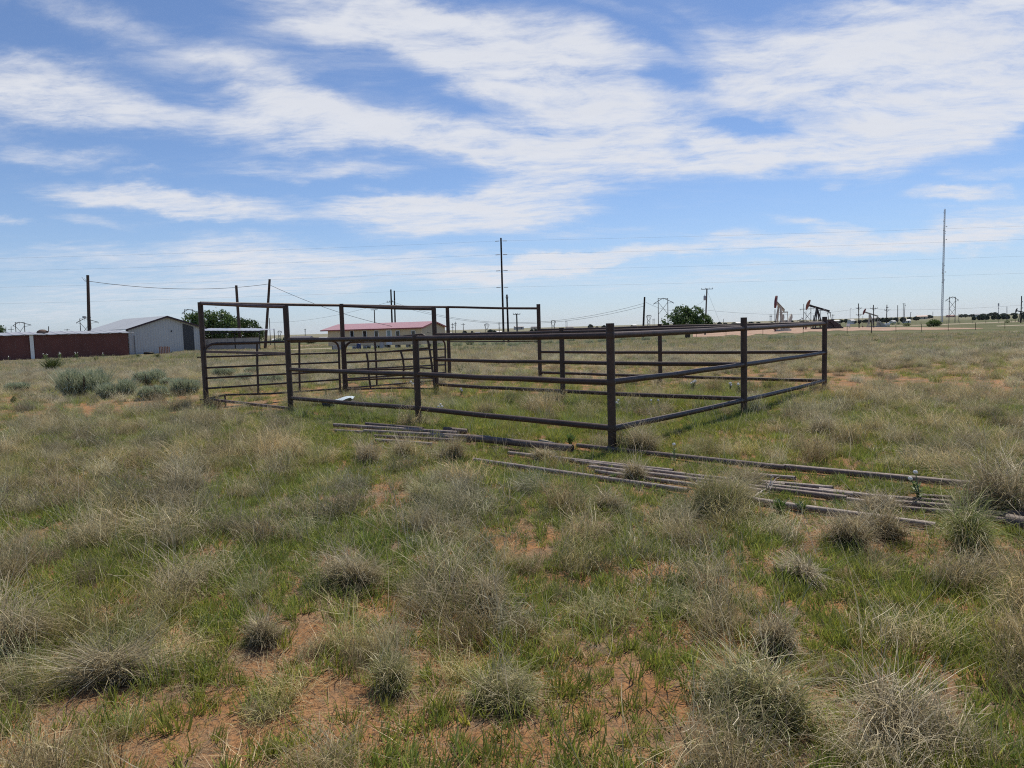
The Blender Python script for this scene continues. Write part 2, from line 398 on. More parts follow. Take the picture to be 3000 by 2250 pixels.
def leaf_mat(name, trans=.35, inst=True, gloss=.0):
    m = bpy.data.materials.new(name); m.use_nodes = True; nt = m.node_tree; N = nt.nodes; L = nt.links; N.clear()
    a = N.new('ShaderNodeAttribute'); a.attribute_name = 'Col'; c = a.outputs['Color']
    if inst:
        t = N.new('ShaderNodeAttribute'); t.attribute_type = 'INSTANCER'; t.attribute_name = 'tint'
        mx = N.new('ShaderNodeMix'); mx.data_type = 'RGBA'; mx.blend_type = 'MULTIPLY'; mx.inputs[0].default_value = 1
        L.new(c, mx.inputs[6]); L.new(t.outputs['Color'], mx.inputs[7]); c = mx.outputs[2]
    d = N.new('ShaderNodeBsdfDiffuse'); L.new(c, d.inputs[0])
    tr = N.new('ShaderNodeBsdfTranslucent'); L.new(c, tr.inputs[0])
    ms = N.new('ShaderNodeMixShader'); ms.inputs[0].default_value = trans; L.new(d.outputs[0], ms.inputs[1]); L.new(tr.outputs[0], ms.inputs[2])
    last = ms.outputs[0]
    if gloss > 0:
        g = N.new('ShaderNodeBsdfGlossy'); g.inputs['Roughness'].default_value = .45; g.inputs['Color'].default_value = (1, 1, 1, 1)
        m2 = N.new('ShaderNodeMixShader'); m2.inputs[0].default_value = gloss; L.new(last, m2.inputs[1]); L.new(g.outputs[0], m2.inputs[2]); last = m2.outputs[0]
    o = N.new('ShaderNodeOutputMaterial'); L.new(last, o.inputs[0])
    return m
ML_GRASS = leaf_mat('grass_blades', .42, True, .03)
ML_PLANT = leaf_mat('plant_leaves', .3, False, .03)
# ------------------------------------------------------------------ ground
def ground_mat():
    m = bpy.data.materials.new('sandy_ground'); m.use_nodes = True; nt = m.node_tree; N = nt.nodes; L = nt.links
    b = N['Principled BSDF']; b.inputs['Roughness'].default_value = .95; b.inputs['Specular IOR Level'].default_value = .1
    tc = N.new('ShaderNodeTexCoord'); P = tc.outputs['Object']
    def noise(scale, det=6, rough=.6, st=None):
        v = P
        if st:
            mp = N.new('ShaderNodeMapping'); mp.inputs['Scale'].default_value = st; L.new(P, mp.inputs['Vector']); v = mp.outputs[0]
        n = N.new('ShaderNodeTexNoise'); n.inputs['Scale'].default_value = scale; n.inputs['Detail'].default_value = det; n.inputs['Roughness'].default_value = rough
        L.new(v, n.inputs['Vector']); return n.outputs['Fac']
    def ramp(f, stops):
        r = N.new('ShaderNodeValToRGB'); L.new(f, r.inputs[0]); e = r.color_ramp.elements
        while len(e) < len(stops): e.new(.5)
        for i, (p, c) in enumerate(stops): e[i].position = p; e[i].color = (*c, 1)
        return r.outputs[0]
    def mix(f, a, c):
        x = N.new('ShaderNodeMix'); x.data_type = 'RGBA'
        L.new(f, x.inputs[0]); L.new(a, x.inputs[6]); L.new(c, x.inputs[7]); return x.outputs[2]
    sand = ramp(noise(2.3, 9, .7), [(.28, (.24, .115, .050)), (.5, (.40, .21, .095)), (.72, (.50, .29, .155))])
    speck = ramp(noise(48, 4, .75), [(.38, (0, 0, 0)), (.50, (1, 1, 1))])
    dk = N.new('ShaderNodeRGB'); dk.outputs[0].default_value = (.13, .085, .055, 1)
    sand = mix(speck, dk.outputs[0], sand)
    litter = ramp(noise(38, 5, .75), [(.3, (.10, .075, .05)), (.55, (.25, .19, .125)), (.75, (.36, .29, .20))])
    lf = ramp(noise(1.7, 7, .7), [(.46, (0, 0, 0)), (.62, (.9, .9, .9))])
    near = mix(lf, sand, litter)
    midc = ramp(noise(.55, 9, .75), [(.3, (.11, .115, .05)), (.5, (.18, .165, .085)), (.7, (.27, .215, .125))])
    far = ramp(noise(.035, 9, .7, (1, 2.2, 1)), [(.30, (.07, .09, .035)), (.50, (.115, .12, .058)), (.64, (.175, .155, .09)), (.78, (.26, .195, .125))])
    far2 = ramp(noise(.004, 8, .7, (1, 3, 1)), [(.35, (.12, .14, .075)), (.5, (.20, .19, .12)), (.66, (.33, .27, .19))])
    ln = N.new('ShaderNodeVectorMath'); ln.operation = 'LENGTH'; L.new(P, ln.inputs[0])
    jit = N.new('ShaderNodeMath'); jit.operation = 'MULTIPLY_ADD'; L.new(noise(.2, 5), jit.inputs[0]); jit.inputs[1].default_value = 14; L.new(ln.outputs['Value'], jit.inputs[2])
    def rng(a, c):
        r = N.new('ShaderNodeMapRange'); r.interpolation_type = 'SMOOTHSTEP'; L.new(jit.outputs[0], r.inputs[0]); r.inputs[1].default_value = a; r.inputs[2].default_value = c; return r.outputs[0]
    c = mix(rng(26, 44), near, midc); c = mix(rng(90, 150), c, far); c = mix(rng(500, 1500), c, far2)
    L.new(c, b.inputs['Base Color'])
    bp = N.new('ShaderNodeBump'); bp.inputs['Strength'].default_value = .9; bp.inputs['Distance'].default_value = .05
    ad = N.new('ShaderNodeMath'); ad.operation = 'ADD'; L.new(noise(9, 8, .7), ad.inputs[0])
    n2 = N.new('ShaderNodeMath'); n2.operation = 'MULTIPLY'; L.new(noise(60, 4, .6), n2.inputs[0]); n2.inputs[1].default_value = .35; L.new(n2.outputs[0], ad.inputs[1])
    L.new(ad.outputs[0], bp.inputs['Height']); L.new(bp.outputs[0], b.inputs['Normal'])
    return m
def make_ground():
    rings = [0.3]
    while rings[-1] < 12000: rings.append(rings[-1]*(1.035 if rings[-1] < 700 else 1.10))
    rings = np.array(rings); ns = 420
    th = np.arange(ns)/ns*2*np.pi
    X = rings[:, None]*np.cos(th); Y = rings[:, None]*np.sin(th); Z = terr_np(X, Y)
    V = np.stack([X, Y, Z], 2).reshape(-1, 3)
    V = np.concatenate([V, [[0, 0, float(terr(0, 0))]]])
    i = np.arange(len(rings)-1)[:, None]*ns; j = np.arange(ns)[None, :]; jn = (j+1) % ns
    F = np.stack([i+j, i+ns+j, i+ns+jn, i+jn], 2).reshape(-1, 4)
    me = np_mesh('ground', V, F, None, ground_mat())
    bm = bmesh.new(); bm.from_mesh(me); bm.verts.ensure_lookup_table()
    c = bm.verts[len(V)-1]
    for k in range(ns): bm.faces.new((bm.verts[k], bm.verts[(k+1) % ns], c))
    bmesh.ops.recalc_face_normals(bm, faces=bm.faces)
    if bm.faces[0].normal.z < 0: bmesh.ops.reverse_faces(bm, faces=bm.faces)
    bm.to_mesh(me); bm.free()
    me.polygons.foreach_set('use_smooth', [True]*len(me.polygons))
    o = bpy.data.objects.new('ground', me); link(o); o['kind'] = 'structure'
make_ground()

M_DIRT = mat('dirt_road', (.39, .275, .20), .95, 0, .18, .35, .1, 0, 40, (.31, .195, .13), thr=(.5, .62))
M_CALICHE = mat('caliche_track', (.37, .32, .23), .95, 0, .15, .4, .1, 0, 40, (.24, .22, .13), thr=(.52, .64))
def sheet(name, up, lo_, m, lift=.03, n=60, k=5):
    """ribbon on the ground between two photo polylines (far edge, near edge), draped on the terrain"""
    def samp(pl, t):
        xs = [p[0] for p in pl]; x = xs[0]+(xs[-1]-xs[0])*t
        return x, float(np.interp(x, xs, [p[1] for p in pl]))
    mb = MB(); vs = []
    for i in range(n+1):
        t = i/n; a = G(*samp(up, t)); b = G(*samp(lo_, t))
        jit = (vnoise(np.array([i*.37]), np.array([3.1]), 5)[0]-.5)
        for j in range(k+1):
            f = j/k + (jit*.25 if j in (0, k) else 0)
            p = a.lerp(b, f); vs.append((p.x, p.y, terr(p.x, p.y)+lift))
    mb.add(vs, [(i*(k+1)+j, (i+1)*(k+1)+j, (i+1)*(k+1)+j+1, i*(k+1)+j+1) for i in range(n) for j in range(k)], True)
    return struct(name, mb, m)
sheet('dirt_road', [(2030, 980), (2150, 968), (2300, 960), (2420, 959), (2560, 958.5), (2700, 959), (2860, 961), (2880, 962)],
      [(2030, 988), (2150, 984), (2300, 976), (2420, 971), (2560, 968), (2700, 967), (2860, 963.5), (2880, 963)], M_DIRT)
sheet('well_pad', [(2230, 962), (2330, 960), (2500, 959)], [(2230, 966), (2330, 964), (2500, 962.5)], M_DIRT, .02)
sheet('track', [(2600, 953), (2720, 951), (2850, 946), (3060, 938)], [(2600, 954.5), (2720, 953.5), (2850, 948.5), (3060, 940.5)], M_CALICHE)
sheet('path', [(2920, 954.5), (3060, 949.5)], [(2920, 956.5), (3060, 952.5)], M_CALICHE)
sheet('footpath', [(2400, 981), (2560, 979), (2800, 975), (3060, 969)], [(2400, 982), (2560, 980.2), (2800, 976.2), (3060, 970.5)], M_CALICHE)
sheet('lane', [(700, 1018), (790, 1014), (900, 1010), (970, 1008)], [(700, 1025), (790, 1022), (900, 1016), (970, 1013)], M_DIRT)
sheet('trail', [(700, 1032), (800, 1026), (900, 1022), (975, 1020)], [(700, 1034.5), (800, 1028.5), (900, 1024), (975, 1021.7)], M_CALICHE)
# ------------------------------------------------------------------ pipe corral
def post_at(px, pyb, pyt, y=None, like=None):
    """post from base pixel + chosen depth; returns (base point, top z)"""
    p = pt(px, pyb, y); gz = terr(p.x, p.y)
    p = Vector((xat(px, y, gz), y, gz))
    return p, zat(p.x, p.y, pyt)
def on_line(px, pyb, A, B):
    n = Vector((-(B.y-A.y), B.x-A.x, 0)); d = ray(px, pyb); t = n.dot(Vector((A.x, A.y, 0))-CAM)/n.dot(d); return (CAM+d*t).y
pA, tA = post_at(853, 1227, 895, 14.3)
pC, tC = post_at(1794, 1328, 947, 8.75)
pD, tD = post_at(2180, 1214, 930, 11.85)
pE, tE = post_at(2415, 1143, 928, 15.5)
pB, tB = post_at(1227, 1251, 982, on_line(1227, 1251, pA, pC))
pI, tI = post_at(1280, 1166, 900.5, 17.2)
pG, tG = post_at(1650, 1194, 960, on_line(1650, 1194, pI, pD))
pH, tH = post_at(1583, 1127, 891, 20.6)
pF, tF = post_at(1935, 1141, 949, on_line(1935, 1141, pH, pE))
pJ, tJ = post_at(1318, 1114, 897.5, 22.0)
pL, tL = post_at(1012, 1156, 890, 18.1)
pK, tK = post_at(606, 1196, 885.5, 15.6)

corral = thing('pipe_corral', 'dark rusted pipe corral with three rails and tall overhead bar posts on the left', 'corral', (pG.x, pG.y, 0))
def cpost(p, top, r):
    MB().tube((p.x, p.y, p.z-.15), (p.x, p.y, top), r, n=20).build('post', M_PIPE, corral)
for p, t in ((pB, tB), (pC, tC), (pD, tD), (pE, tE), (pF, tF), (pG, tG)): cpost(p, t, .052)
for p, t in ((pA, tA), (pH, tH), (pI, tI), (pJ, tJ), (pK, tK), (pL, tL)): cpost(p, t, .056)
def rail(pts, r, name='rail', m=None, n=14):
    """one straight pipe per span; the photo row at each post gives its height"""
    for (a, ya), (b, yb) in zip(pts[:-1], pts[1:]):
        za = zat(a.x, a.y, ya); zb = zat(b.x, b.y, yb)
        A = Vector((a.x, a.y, za)); B = Vector((b.x, b.y, zb))
        # slight sag and scatter, like hand-welded pipe
        k = 5; L = (B-A).length
        pts_ = [A.lerp(B, i/k) + Vector((0, 0, -.010*math.sin(math.pi*i/k)*random.uniform(.2, 1.3))) for i in range(k+1)]
        MB().path(pts_, r, n).build(name, m or M_PIPE, corral)
rail([(pA, 995), (pB, 991), (pC, 983)], .041)
rail([(pA, 1082), (pB, 1096), (pC, 1120)], .039)
rail([(pA, 1166), (pB, 1196), (pC, 1254)], .039)
rail([(pC, 982), (pD, 962), (pE, 947.5)], .041)
rail([(pC, 1119), (pD, 1068), (pE, 1033)], .039)
rail([(pC, 1256), (pD, 1172), (pE, 1116)], .039)
rail([(pI, 980.5), (pG, 973.5), (pD, 959)], .041)
rail([(pI, 1054), (pG, 1061), (pD, 1067)], .039)
rail([(pI, 1126), (pG, 1146), (pD, 1169)], .039)
rail([(pH, 967), (pF, 957.5), (pE, 946)], .041)
rail([(pH, 1031), (pF, 1032.5), (pE, 1031)], .039)
rail([(pH, 1091), (pF, 1102), (pE, 1115)], .039)
# overhead bars of the tall bays
rail([(pK, 887.5), (pL, 894.5), (pJ, 899.5)], .034, 'overhead_bar')
rail([(pJ, 899.5), (pH, 903.5)], .034, 'overhead_bar')
rail([(pK, 889), (pA, 899)], .034, 'overhead_bar', M_CHAN)
rail([(pL, 896), (pI, 905.5)], .034, 'overhead_bar')
rail([(pJ, 1001), (pH, 999)], .018, 'cross_bar')
for ya, yb in ((1030, 1036), (1169, 1197)):
    A = Vector((pK.x, pK.y, zat(pK.x, pK.y, ya))); B = Vector((pA.x, pA.y, zat(pA.x, pA.y, yb)))
    MB().beam(A, B, .055, .05).build('channel_bar', M_CHAN, corral)
# weld collars where rails meet the posts, and hinge pins on the tall left post
for p, rows in ((pC, (983, 1120, 1255)), (pD, (962, 1068, 1172)), (pE, (947, 1033, 1115)), (pB, (991, 1096, 1196))):
    for yy in rows:
        z = zat(p.x, p.y, yy)
        MB().lathe((p.x, p.y, z), [(.052, -.045), (.057, -.03), (.058, 0), (.057, .03), (.052, .045)], 18).build('weld_collar', M_PIPE, corral)
for yy in (1046, 1170):
    z = zat(pK.x, pK.y, yy)
    MB().tube((pK.x-.13, pK.y-.03, z), (pK.x+.02, pK.y, z), .014, n=8).build('hinge_pin', M_DARK, corral)

# ------------------------------------------------------------------ tube gates
def gate(label, A, B, bars, ups, top, leftv, rightv, feet, r=.027, rb=.0225):
    """bars: list of [(px,py),...] polylines lying on the vertical plane A-B"""
    g = thing('tube_gate', label, 'gate', (A.x, A.y, A.z), 'tube gates of the corral')
    P = lambda q: onplane(q[0], q[1], A, B)
    def rounded(poly):
        pts = [P(q) for q in poly]; out = [pts[0]]
        for i in range(1, len(pts)-1):
            p0, p1, p2 = pts[i-1], pts[i], pts[i+1]
            d = min(.28, (p1-p0).length*.45, (p2-p1).length*.45)
            a = p1 + (p0-p1).normalized()*d; c = p1 + (p2-p1).normalized()*d
            for k in range(7):
                t = k/6; out.append(a*(1-t)**2 + p1*2*t*(1-t) + c*t*t)
        out.append(pts[-1]); return out
    MB().path(rounded(top), r, 10).build('frame', M_GATE, g)
    for b in bars: MB().path([P(q) for q in b], rb, 10).build('bar', M_GATE, g)
    for u in ups: MB().path([P(q) for q in u], rb*1.15, 10).build('upright', M_GATE, g)
    for f in feet:
        q = P(f); z = terr(q.x, q.y)
        MB().tube((q.x, q.y, z-.03), q, .022, n=10).build('foot', M_GATE, g)
    return g
o1 = Vector((0.06, -0.06, 0))
gate('long tube gate nearest the tall left corner post, its rounded corner before the open shed', pK+o1, pL+o1,
     [[(606, 1045.6), (754, 1041), (877, 1037), (994, 1034)], [(606, 1077.5), (994, 1061)], [(606, 1108), (994, 1087)], [(608, 1138), (996, 1112)], [(612, 1167), (661, 1157), (800, 1153), (998, 1138.5)]],
     [[(753, 1003), (754, 1080), (757, 1155)], [(877, 1000.5), (877, 1070), (878, 1146)]],
     [(600, 1165), (597, 1007), (760, 1003), (992, 998), (993.5, 1060), (997, 1150)], None, None, [(659, 1157), (954, 1142)])
o2 = Vector((.05, -.05, 0))
gate('straight closed tube gate in the back fence, seen behind the bent gate', pL+o2, pJ+o2,
     [[(1014, 1036), (1305, 1022.5)], [(1014, 1061), (1305, 1046)], [(1015, 1083.5), (1305, 1068.5)], [(1016, 1110), (1306, 1091)], [(1018, 1137), (1306, 1113)]],
     [[(1098, 996), (1102, 1060), (1104, 1129)]],
     [(1016, 1140), (1008, 1003), (1150, 999), (1304, 993.5), (1304.5, 1050), (1306, 1118)], None, None, [])
gate('bent sagging tube gate leaning on the middle tall post, with twisted uprights', pL+o1, pI+Vector((-.14, -.1, 0)),
     [[(1013, 1035), (1130, 1031), (1257, 1019.5)], [(1014, 1062), (1100, 1058), (1180, 1053), (1263, 1050)], [(1016, 1086), (1100, 1083), (1200, 1081), (1235, 1077), (1266, 1079.5)],
      [(1018, 1114), (1100, 1110.5), (1180, 1107.5), (1270, 1107)], [(1020, 1141), (1110, 1138), (1180, 1136.5), (1273, 1139)]],
     [[(1073.5, 1032), (1079, 1065), (1079, 1085), (1082, 1112), (1086, 1137)], [(1174, 1029), (1180, 1050), (1183, 1072), (1182, 1090), (1182, 1107)]],
     [(1018, 1150), (1009, 1003), (1140, 990), (1240, 979), (1254, 996), (1264, 1060), (1275, 1152)], None, None, [(1042, 1140), (1243, 1138)])

# ------------------------------------------------------------------ loose pipes and boards in the grass
def loose(px0, py0, px1, py1, r, label, m=None, lift=0.0, name='steel_pipe', hollow=True):
    a = G(px0, py0); b = G(px1, py1); k = 8
    za = a.z; zb = b.z
    zmax = max(terr(a.x+(b.x-a.x)*t/10, a.y+(b.y-a.y)*t/10) - (za+(zb-za)*t/10) for t in range(11))
    A = Vector((a.x, a.y, za+max(0, zmax)*.6+r*.55+lift)); B = Vector((b.x, b.y, zb+max(0, zmax)*.6+r*.55+lift))
    mb = MB(); mb.tube(A, B, r, n=14, hollow=hollow)
    mid = (A+B)/2
    solo(name, mb, m or M_LOOSE, label, 'pipe', (mid.x, mid.y, terr(mid.x, mid.y)), 'loose pipes lying in the grass')
LP = [
 (979, 1259, 1341, 1284, .036, 'grey brown pipe reaching farthest left in the left pipe heap', None, .05),
 (1073, 1254, 1240, 1270, .036, 'short pipe lying on the back of the left heap, its end toward the fence', M_LOOSED, .05),
 (983, 1270, 1330, 1291, .030, 'pipe lying second from the back on the left heap', None, .0),
 (1067, 1276, 1437, 1296.5, .036, 'pipe with its dark open end sticking out at the right of the left heap', None, .04),
 (1343, 1286, 1415, 1290, .030, 'short thin pipe end poking out behind the open pipe end of the left heap', M_LOOSED, .03),
 (1097, 1287, 1380, 1302, .030, 'pipe running along the front of the left heap', M_LOOSED, .02),
 (1100, 1297, 1266, 1309, .030, 'frontmost half buried pipe of the left heap', None, 0),
 (1300, 1271, 1369, 1277, .05, 'fat dark short pipe with rusty rim under the front fence', M_LOOSED, .04),
 (1372, 1307, 1678, 1341, .045, 'thick dark pipe raised off the ground in front of the near corner post', M_LOOSED, .10),
 (1388, 1357, 2015, 1450, .032, 'long pale pipe lying nearest the camera in the right group', None, .0),
 (2136, 1466, 2345, 1499, .034, 'pale pipe length behind the big tussock, nearest the camera', None, .0),
 (2612, 1535, 2740, 1553, .034, 'short pale pipe half hidden by straw at the lower right', None, 0),
 (1490, 1336, 1972, 1391, .030, 'rear pipe of the bundle starting behind the thick raised pipe', None, .0),
 (1685, 1363, 2010, 1404, .028, 'second pipe from the back in the middle bundle', None, .0),
 (1728, 1379, 2200, 1437, .030, 'third pipe from the back in the middle bundle', None, .0),
 (1745, 1391, 2090, 1440, .028, 'fourth pipe of the middle bundle, just above the bare sand', None, .0),
 (2185, 1441, 2480, 1477, .034, 'dark pipe in front of the pale dead branch', M_LOOSED, .02),
 (1985, 1399, 2300, 1432, .030, 'grey pipe bridging the middle and right bundles, rear side', None, .0),
 (2040, 1424, 2235, 1450, .030, 'grey pipe bridging the middle and right bundles, front side', None, .0),
 (2400, 1446, 2620, 1474, .030, 'grey pipe joining the right bundle to the brown pipes, rear side', None, .0),
 (2420, 1466, 2640, 1497, .030, 'grey pipe joining the right bundle to the brown pipes, front side', None, .0),
 (2360, 1500, 2600, 1532, .032, 'pale pipe continuing in line in front of the right bundle', None, .0),
 (2770, 1498, 2960, 1524, .032, 'brown pipe running from the green clump toward the right edge', M_LOOSED, .0),
 (2790, 1489, 3080, 1520, .030, 'brown pipe behind the very tall brown tussock, running out to the right edge', M_LOOSED, .0),
 (2775, 1512, 3070, 1556, .030, 'brown pipe in front of the very tall brown tussock, running out to the right edge', M_LOOSED, .0),
 (2225, 1422, 2440, 1441, .028, 'pipe at the back of the right bundle behind the dead branch', None, 0),
 (2225, 1431, 2500, 1462, .028, 'grey pipe in the middle of the right bundle behind the dead branch', None, 0),
 (2200, 1399, 2330, 1410, .026, 'thin grey pipe lying behind the right bundle beside the long dark pipe', None, 0),
 (2560, 1470, 2797, 1489, .030, 'rear brown pipe of the bundle that ends at the green clump', M_LOOSED, .02),
 (2580, 1484, 2800, 1501, .030, 'middle brown pipe of the bundle that ends at the green clump', M_LOOSED, .02),
 (2595, 1497, 2790, 1513, .030, 'front brown pipe of the bundle that ends at the green clump', M_LOOSED, .0),
 (2690, 1462, 2790, 1470, .026, 'short rear pipe end beside the white flowered stalk', M_LOOSED, .0),
 (2950, 1519, 3090, 1541, .035, 'brown pipe running out at the right edge', M_LOOSED, .02),
 (2952, 1545, 3110, 1577, .055, 'fat dark pipe running out at the right edge', M_LOOSED, .0),
 (1692, 1317, 2300, 1386, .036, 'long dark pipe lying past the foot of the near corner post', M_LOOSED, .02),
 (2296, 1384, 2851, 1438, .040, 'long dark pipe farthest right behind the bundles', M_LOOSED, .02)]
for q in LP: loose(*q[:4], q[4] if q[4] in (.045, .055) else q[4]*.80, q[5], q[6], q[7]*.6+.018)
M_PLANK = mat('weathered_plank', (.30, .26, .21), .9, 0, .25, 6, .2, .3, 40, stretch=(1, 8, 1))
a = G(1584, 1303); b = G(1632, 1317)
solo('plank', MB().beam(a+Vector((0, 0, .05)), b+Vector((0, 0, .05)), .09, .04), M_PLANK, 'pale weathered board lying in front of the near corner post', 'plank', a)
# dead branch over the pipes
mbb = MB(); a = G(2208, 1468)
tips = [(2262, 1398), (2243, 1402), (2282, 1396), (2222, 1448)]
base = a+Vector((0, 0, .03))
def twig(p0, p1, r):
    k = 6; pts = [p0.lerp(p1, i/k) + Vector((random.uniform(-.012, .012), random.uniform(-.012, .012), random.uniform(-.01, .01))) for i in range(k+1)]
    mbb.path(pts, [r*(1-.6*i/k) for i in range(k+1)], 6)
y0 = a.y
f1 = pt(2245, 1430, y0+.15); twig(base, f1, .011); twig(f1, pt(2262, 1398, y0+.2), .008); twig(f1, pt(2238, 1405, y0+.1), .007); twig(f1, pt(2283, 1397, y0+.25), .006)
f2 = pt(2252, 1444, y0+.1); twig(base+Vector((.05, .02, 0)), f2, .009); twig(f2, pt(2268, 1412, y0+.16), .006); twig(pt(2262, 1398, y0+.2), pt(2258, 1388, y0+.2), .005)
solo('dead_branch', mbb, mat('bleached_wood', (.46, .42, .37), .9, 0, .2, 10, .1), 'bleached grey dead branch forking up over the pipes', 'branch', a)
# white tub in the grass behind the front rail
c = G(994, 1194); c = Vector((c.x, c.y, c.z))
tub = thing('old_tyre', 'old black tyre lying in the grass with a shiny white sheet on it', 'tyre', c)
mb = MB(); R = .27; rr = .085; nn, kk = 28, 10; vs = []
for i in range(nn):
    for j in range(kk):
        t = 2*math.pi*i/nn; f = 2*math.pi*j/kk; rad = R + rr*math.cos(f)
        vs.append((c.x+rad*math.cos(t), c.y+rad*math.sin(t), c.z+.07+rr*math.sin(f)*1.0))
mb.add(vs, [(i*kk+j, ((i+1) % nn)*kk+j, ((i+1) % nn)*kk+(j+1) % kk, i*kk+(j+1) % kk) for i in range(nn) for j in range(kk)], True)
mb.build('tread', M_BLACK, tub)
sm = MB(); n = 12; vs = []
for i in range(n+1):
    for j in range(n+1):
        x = (i/n-.5)*.46; y = (j/n-.5)*.46; vs.append((c.x+.06+x, c.y+y, c.z+.165+.03*math.sin(9*x+4*y)+.025*math.sin(14*y-5*x)+.02*x))
sm.add(vs, [(i*(n+1)+j, (i+1)*(n+1)+j, (i+1)*(n+1)+j+1, i*(n+1)+j+1) for i in range(n) for j in range(n)], True)
solo('plastic_sheet', sm, mat('crumpled_plastic', (.62, .72, .75), .25, 0, .1, 20, .6), 'crumpled shiny white sheet lying on the old tyre behind the front rail', 'sheet', c+Vector((0, 0, .2)))
tub['label'] = 'old black tyre lying in the grass under a crumpled white sheet'
# ------------------------------------------------------------------ buildings on the left
def sheet_metal(name, col, ax, per=.23, rough=.5, metal=.2, var=.08, depth=.35, col2=None, thr=None):
    """ribbed sheet metal: paint from mat() with a corrugation bump along one object axis"""
    m = mat(name, col, rough, metal, var, 1.2, .4, 0, 40, col2, thr=thr, stretch=(1, 1, .35))
    nt = m.node_tree; N = nt.nodes; L = nt.links; b = N['Principled BSDF']
    tc = N.new('ShaderNodeTexCoord'); d = N.new('ShaderNodeVectorMath'); d.operation = 'DOT_PRODUCT'; L.new(tc.outputs['Object'], d.inputs[0]); d.inputs[1].default_value = ax
    s = N.new('ShaderNodeMath'); s.operation = 'MULTIPLY'; L.new(d.outputs['Value'], s.inputs[0]); s.inputs[1].default_value = 2*math.pi/per
    w = N.new('ShaderNodeMath'); w.operation = 'SINE'; L.new(s.outputs[0], w.inputs[0])
    p = N.new('ShaderNodeMath'); p.operation = 'SMOOTH_MAX'; L.new(w.outputs[0], p.inputs[0]); p.inputs[1].default_value = .2; p.inputs[2].default_value = .3
    bp = N.new('ShaderNodeBump'); bp.inputs['Strength'].default_value = depth; bp.inputs['Distance'].default_value = .03
    L.new(p.outputs[0], bp.inputs['Height']); L.new(bp.outputs[0], b.inputs['Normal']); return m

V3 = Vector
def maroon_shed():
    a = gx(-420, 60.0); b = gx(378, 73.5)
    u = (b-a).normalized(); u.z = 0; u.normalize(); v = V3((-u.y, u.x, 0))     # v points away from the camera
    M = sheet_metal('maroon_sheet', (.125, .045, .038), (u.x, u.y, 0), .28, .7, 0, .18, .5, (.13, .075, .07), (.56, .74))
    Mr = sheet_metal('shed_roof_sheet', (.36, .37, .39), (u.x, u.y, 0), .9, .5, .3, .08, .6)
    L = (b-a).length; h = 2.32
    t = thing('cattle_shed', 'long low maroon sheet metal shed with grey ribbed roof at the left edge', 'shed', (b.x, b.y, b.z))
    P = lambda s, d, z: V3((a.x+u.x*s+v.x*d, a.y+u.y*s+v.y*d, z))
    z0 = min(a.z, b.z)-.3; zt0 = a.z+h+.0; zt1 = b.z+h
    # wall facing the camera in two panels, with ribs as geometry
    mb = MB(); n = int(L/.28); vs = []
    for i in range(n*2+1):
        s = L*i/(n*2); off = -.02 if i % 2 else .0
        zt = zt0+(zt1-zt0)*s/L
        vs += [P(s, off, z0), P(s, off, zt)]
    mb.add(vs, [(2*i, 2*i+2, 2*i+3, 2*i+1) for i in range(n*2)])
    mb.quad(P(0, .05, z0), P(L, .05, z0), P(L, .05, zt1), P(0, .05, zt0))
    mb.build('wall', M, t)
    MB().prism([P(L, .0, z0), P(L, 4, z0), P(L, 4, zt1+.22), P(L, .0, zt1)], -u*.05).build('end_wall', M, t)
    # roof rises away from the camera, wavy front edge
    mb = MB(); n = int(L/.11); vs = []
    for i in range(n+1):
        s = -.1+(L+.35)*i/n; zt = zt0+(zt1-zt0)*s/L + .04*max(0, math.sin(2*math.pi*s/.9))**3+.02*math.sin(s*1.7)
        vs += [P(s, -.28, zt+.03), P(s, 4.2, zt+.34), P(s, -.28, zt-.03)]
    mb.add(vs, [(3*i, 3*i+3, 3*i+4, 3*i+1) for i in range(n)] + [(3*i+2, 3*i+5, 3*i+3, 3*i) for i in range(n)])
    mb.build('roof', Mr, t)
    c = onplane(93.5, 1015, a, b); s = (c-a).dot(u)
    MB().box(P(s, -.09, (z0+zt0)/2+.1), (.30, .10, zt0-z0-.25), math.atan2(u.y, u.x)).build('post', M_WHITE, t)
    MB().tube(P(L-.5, -.2, zt1-.02), P(L+.55, -.2, zt1-.02), .035).build('rafter_end', M_STEELG, t)
    # junk on the roof
    j = pt(124, 972, 69.5)
    mb = MB(); mb.lathe((j.x, j.y, j.z-.12), [(0, .35), (.2, .33), (.42, .2), (.5, .05), (.45, 0)], 10); mb.box((j.x+.3, j.y, j.z), (.5, .3, .14), .4)
    solo('tarp_bundle', mb, mat('brown_tarp', (.10, .065, .05), .8, 0, .2, 4), 'small brown bundle lying on the ribbed roof of the maroon shed', 'bundle', (j.x, j.y, j.z-.12))
maroon_shed()

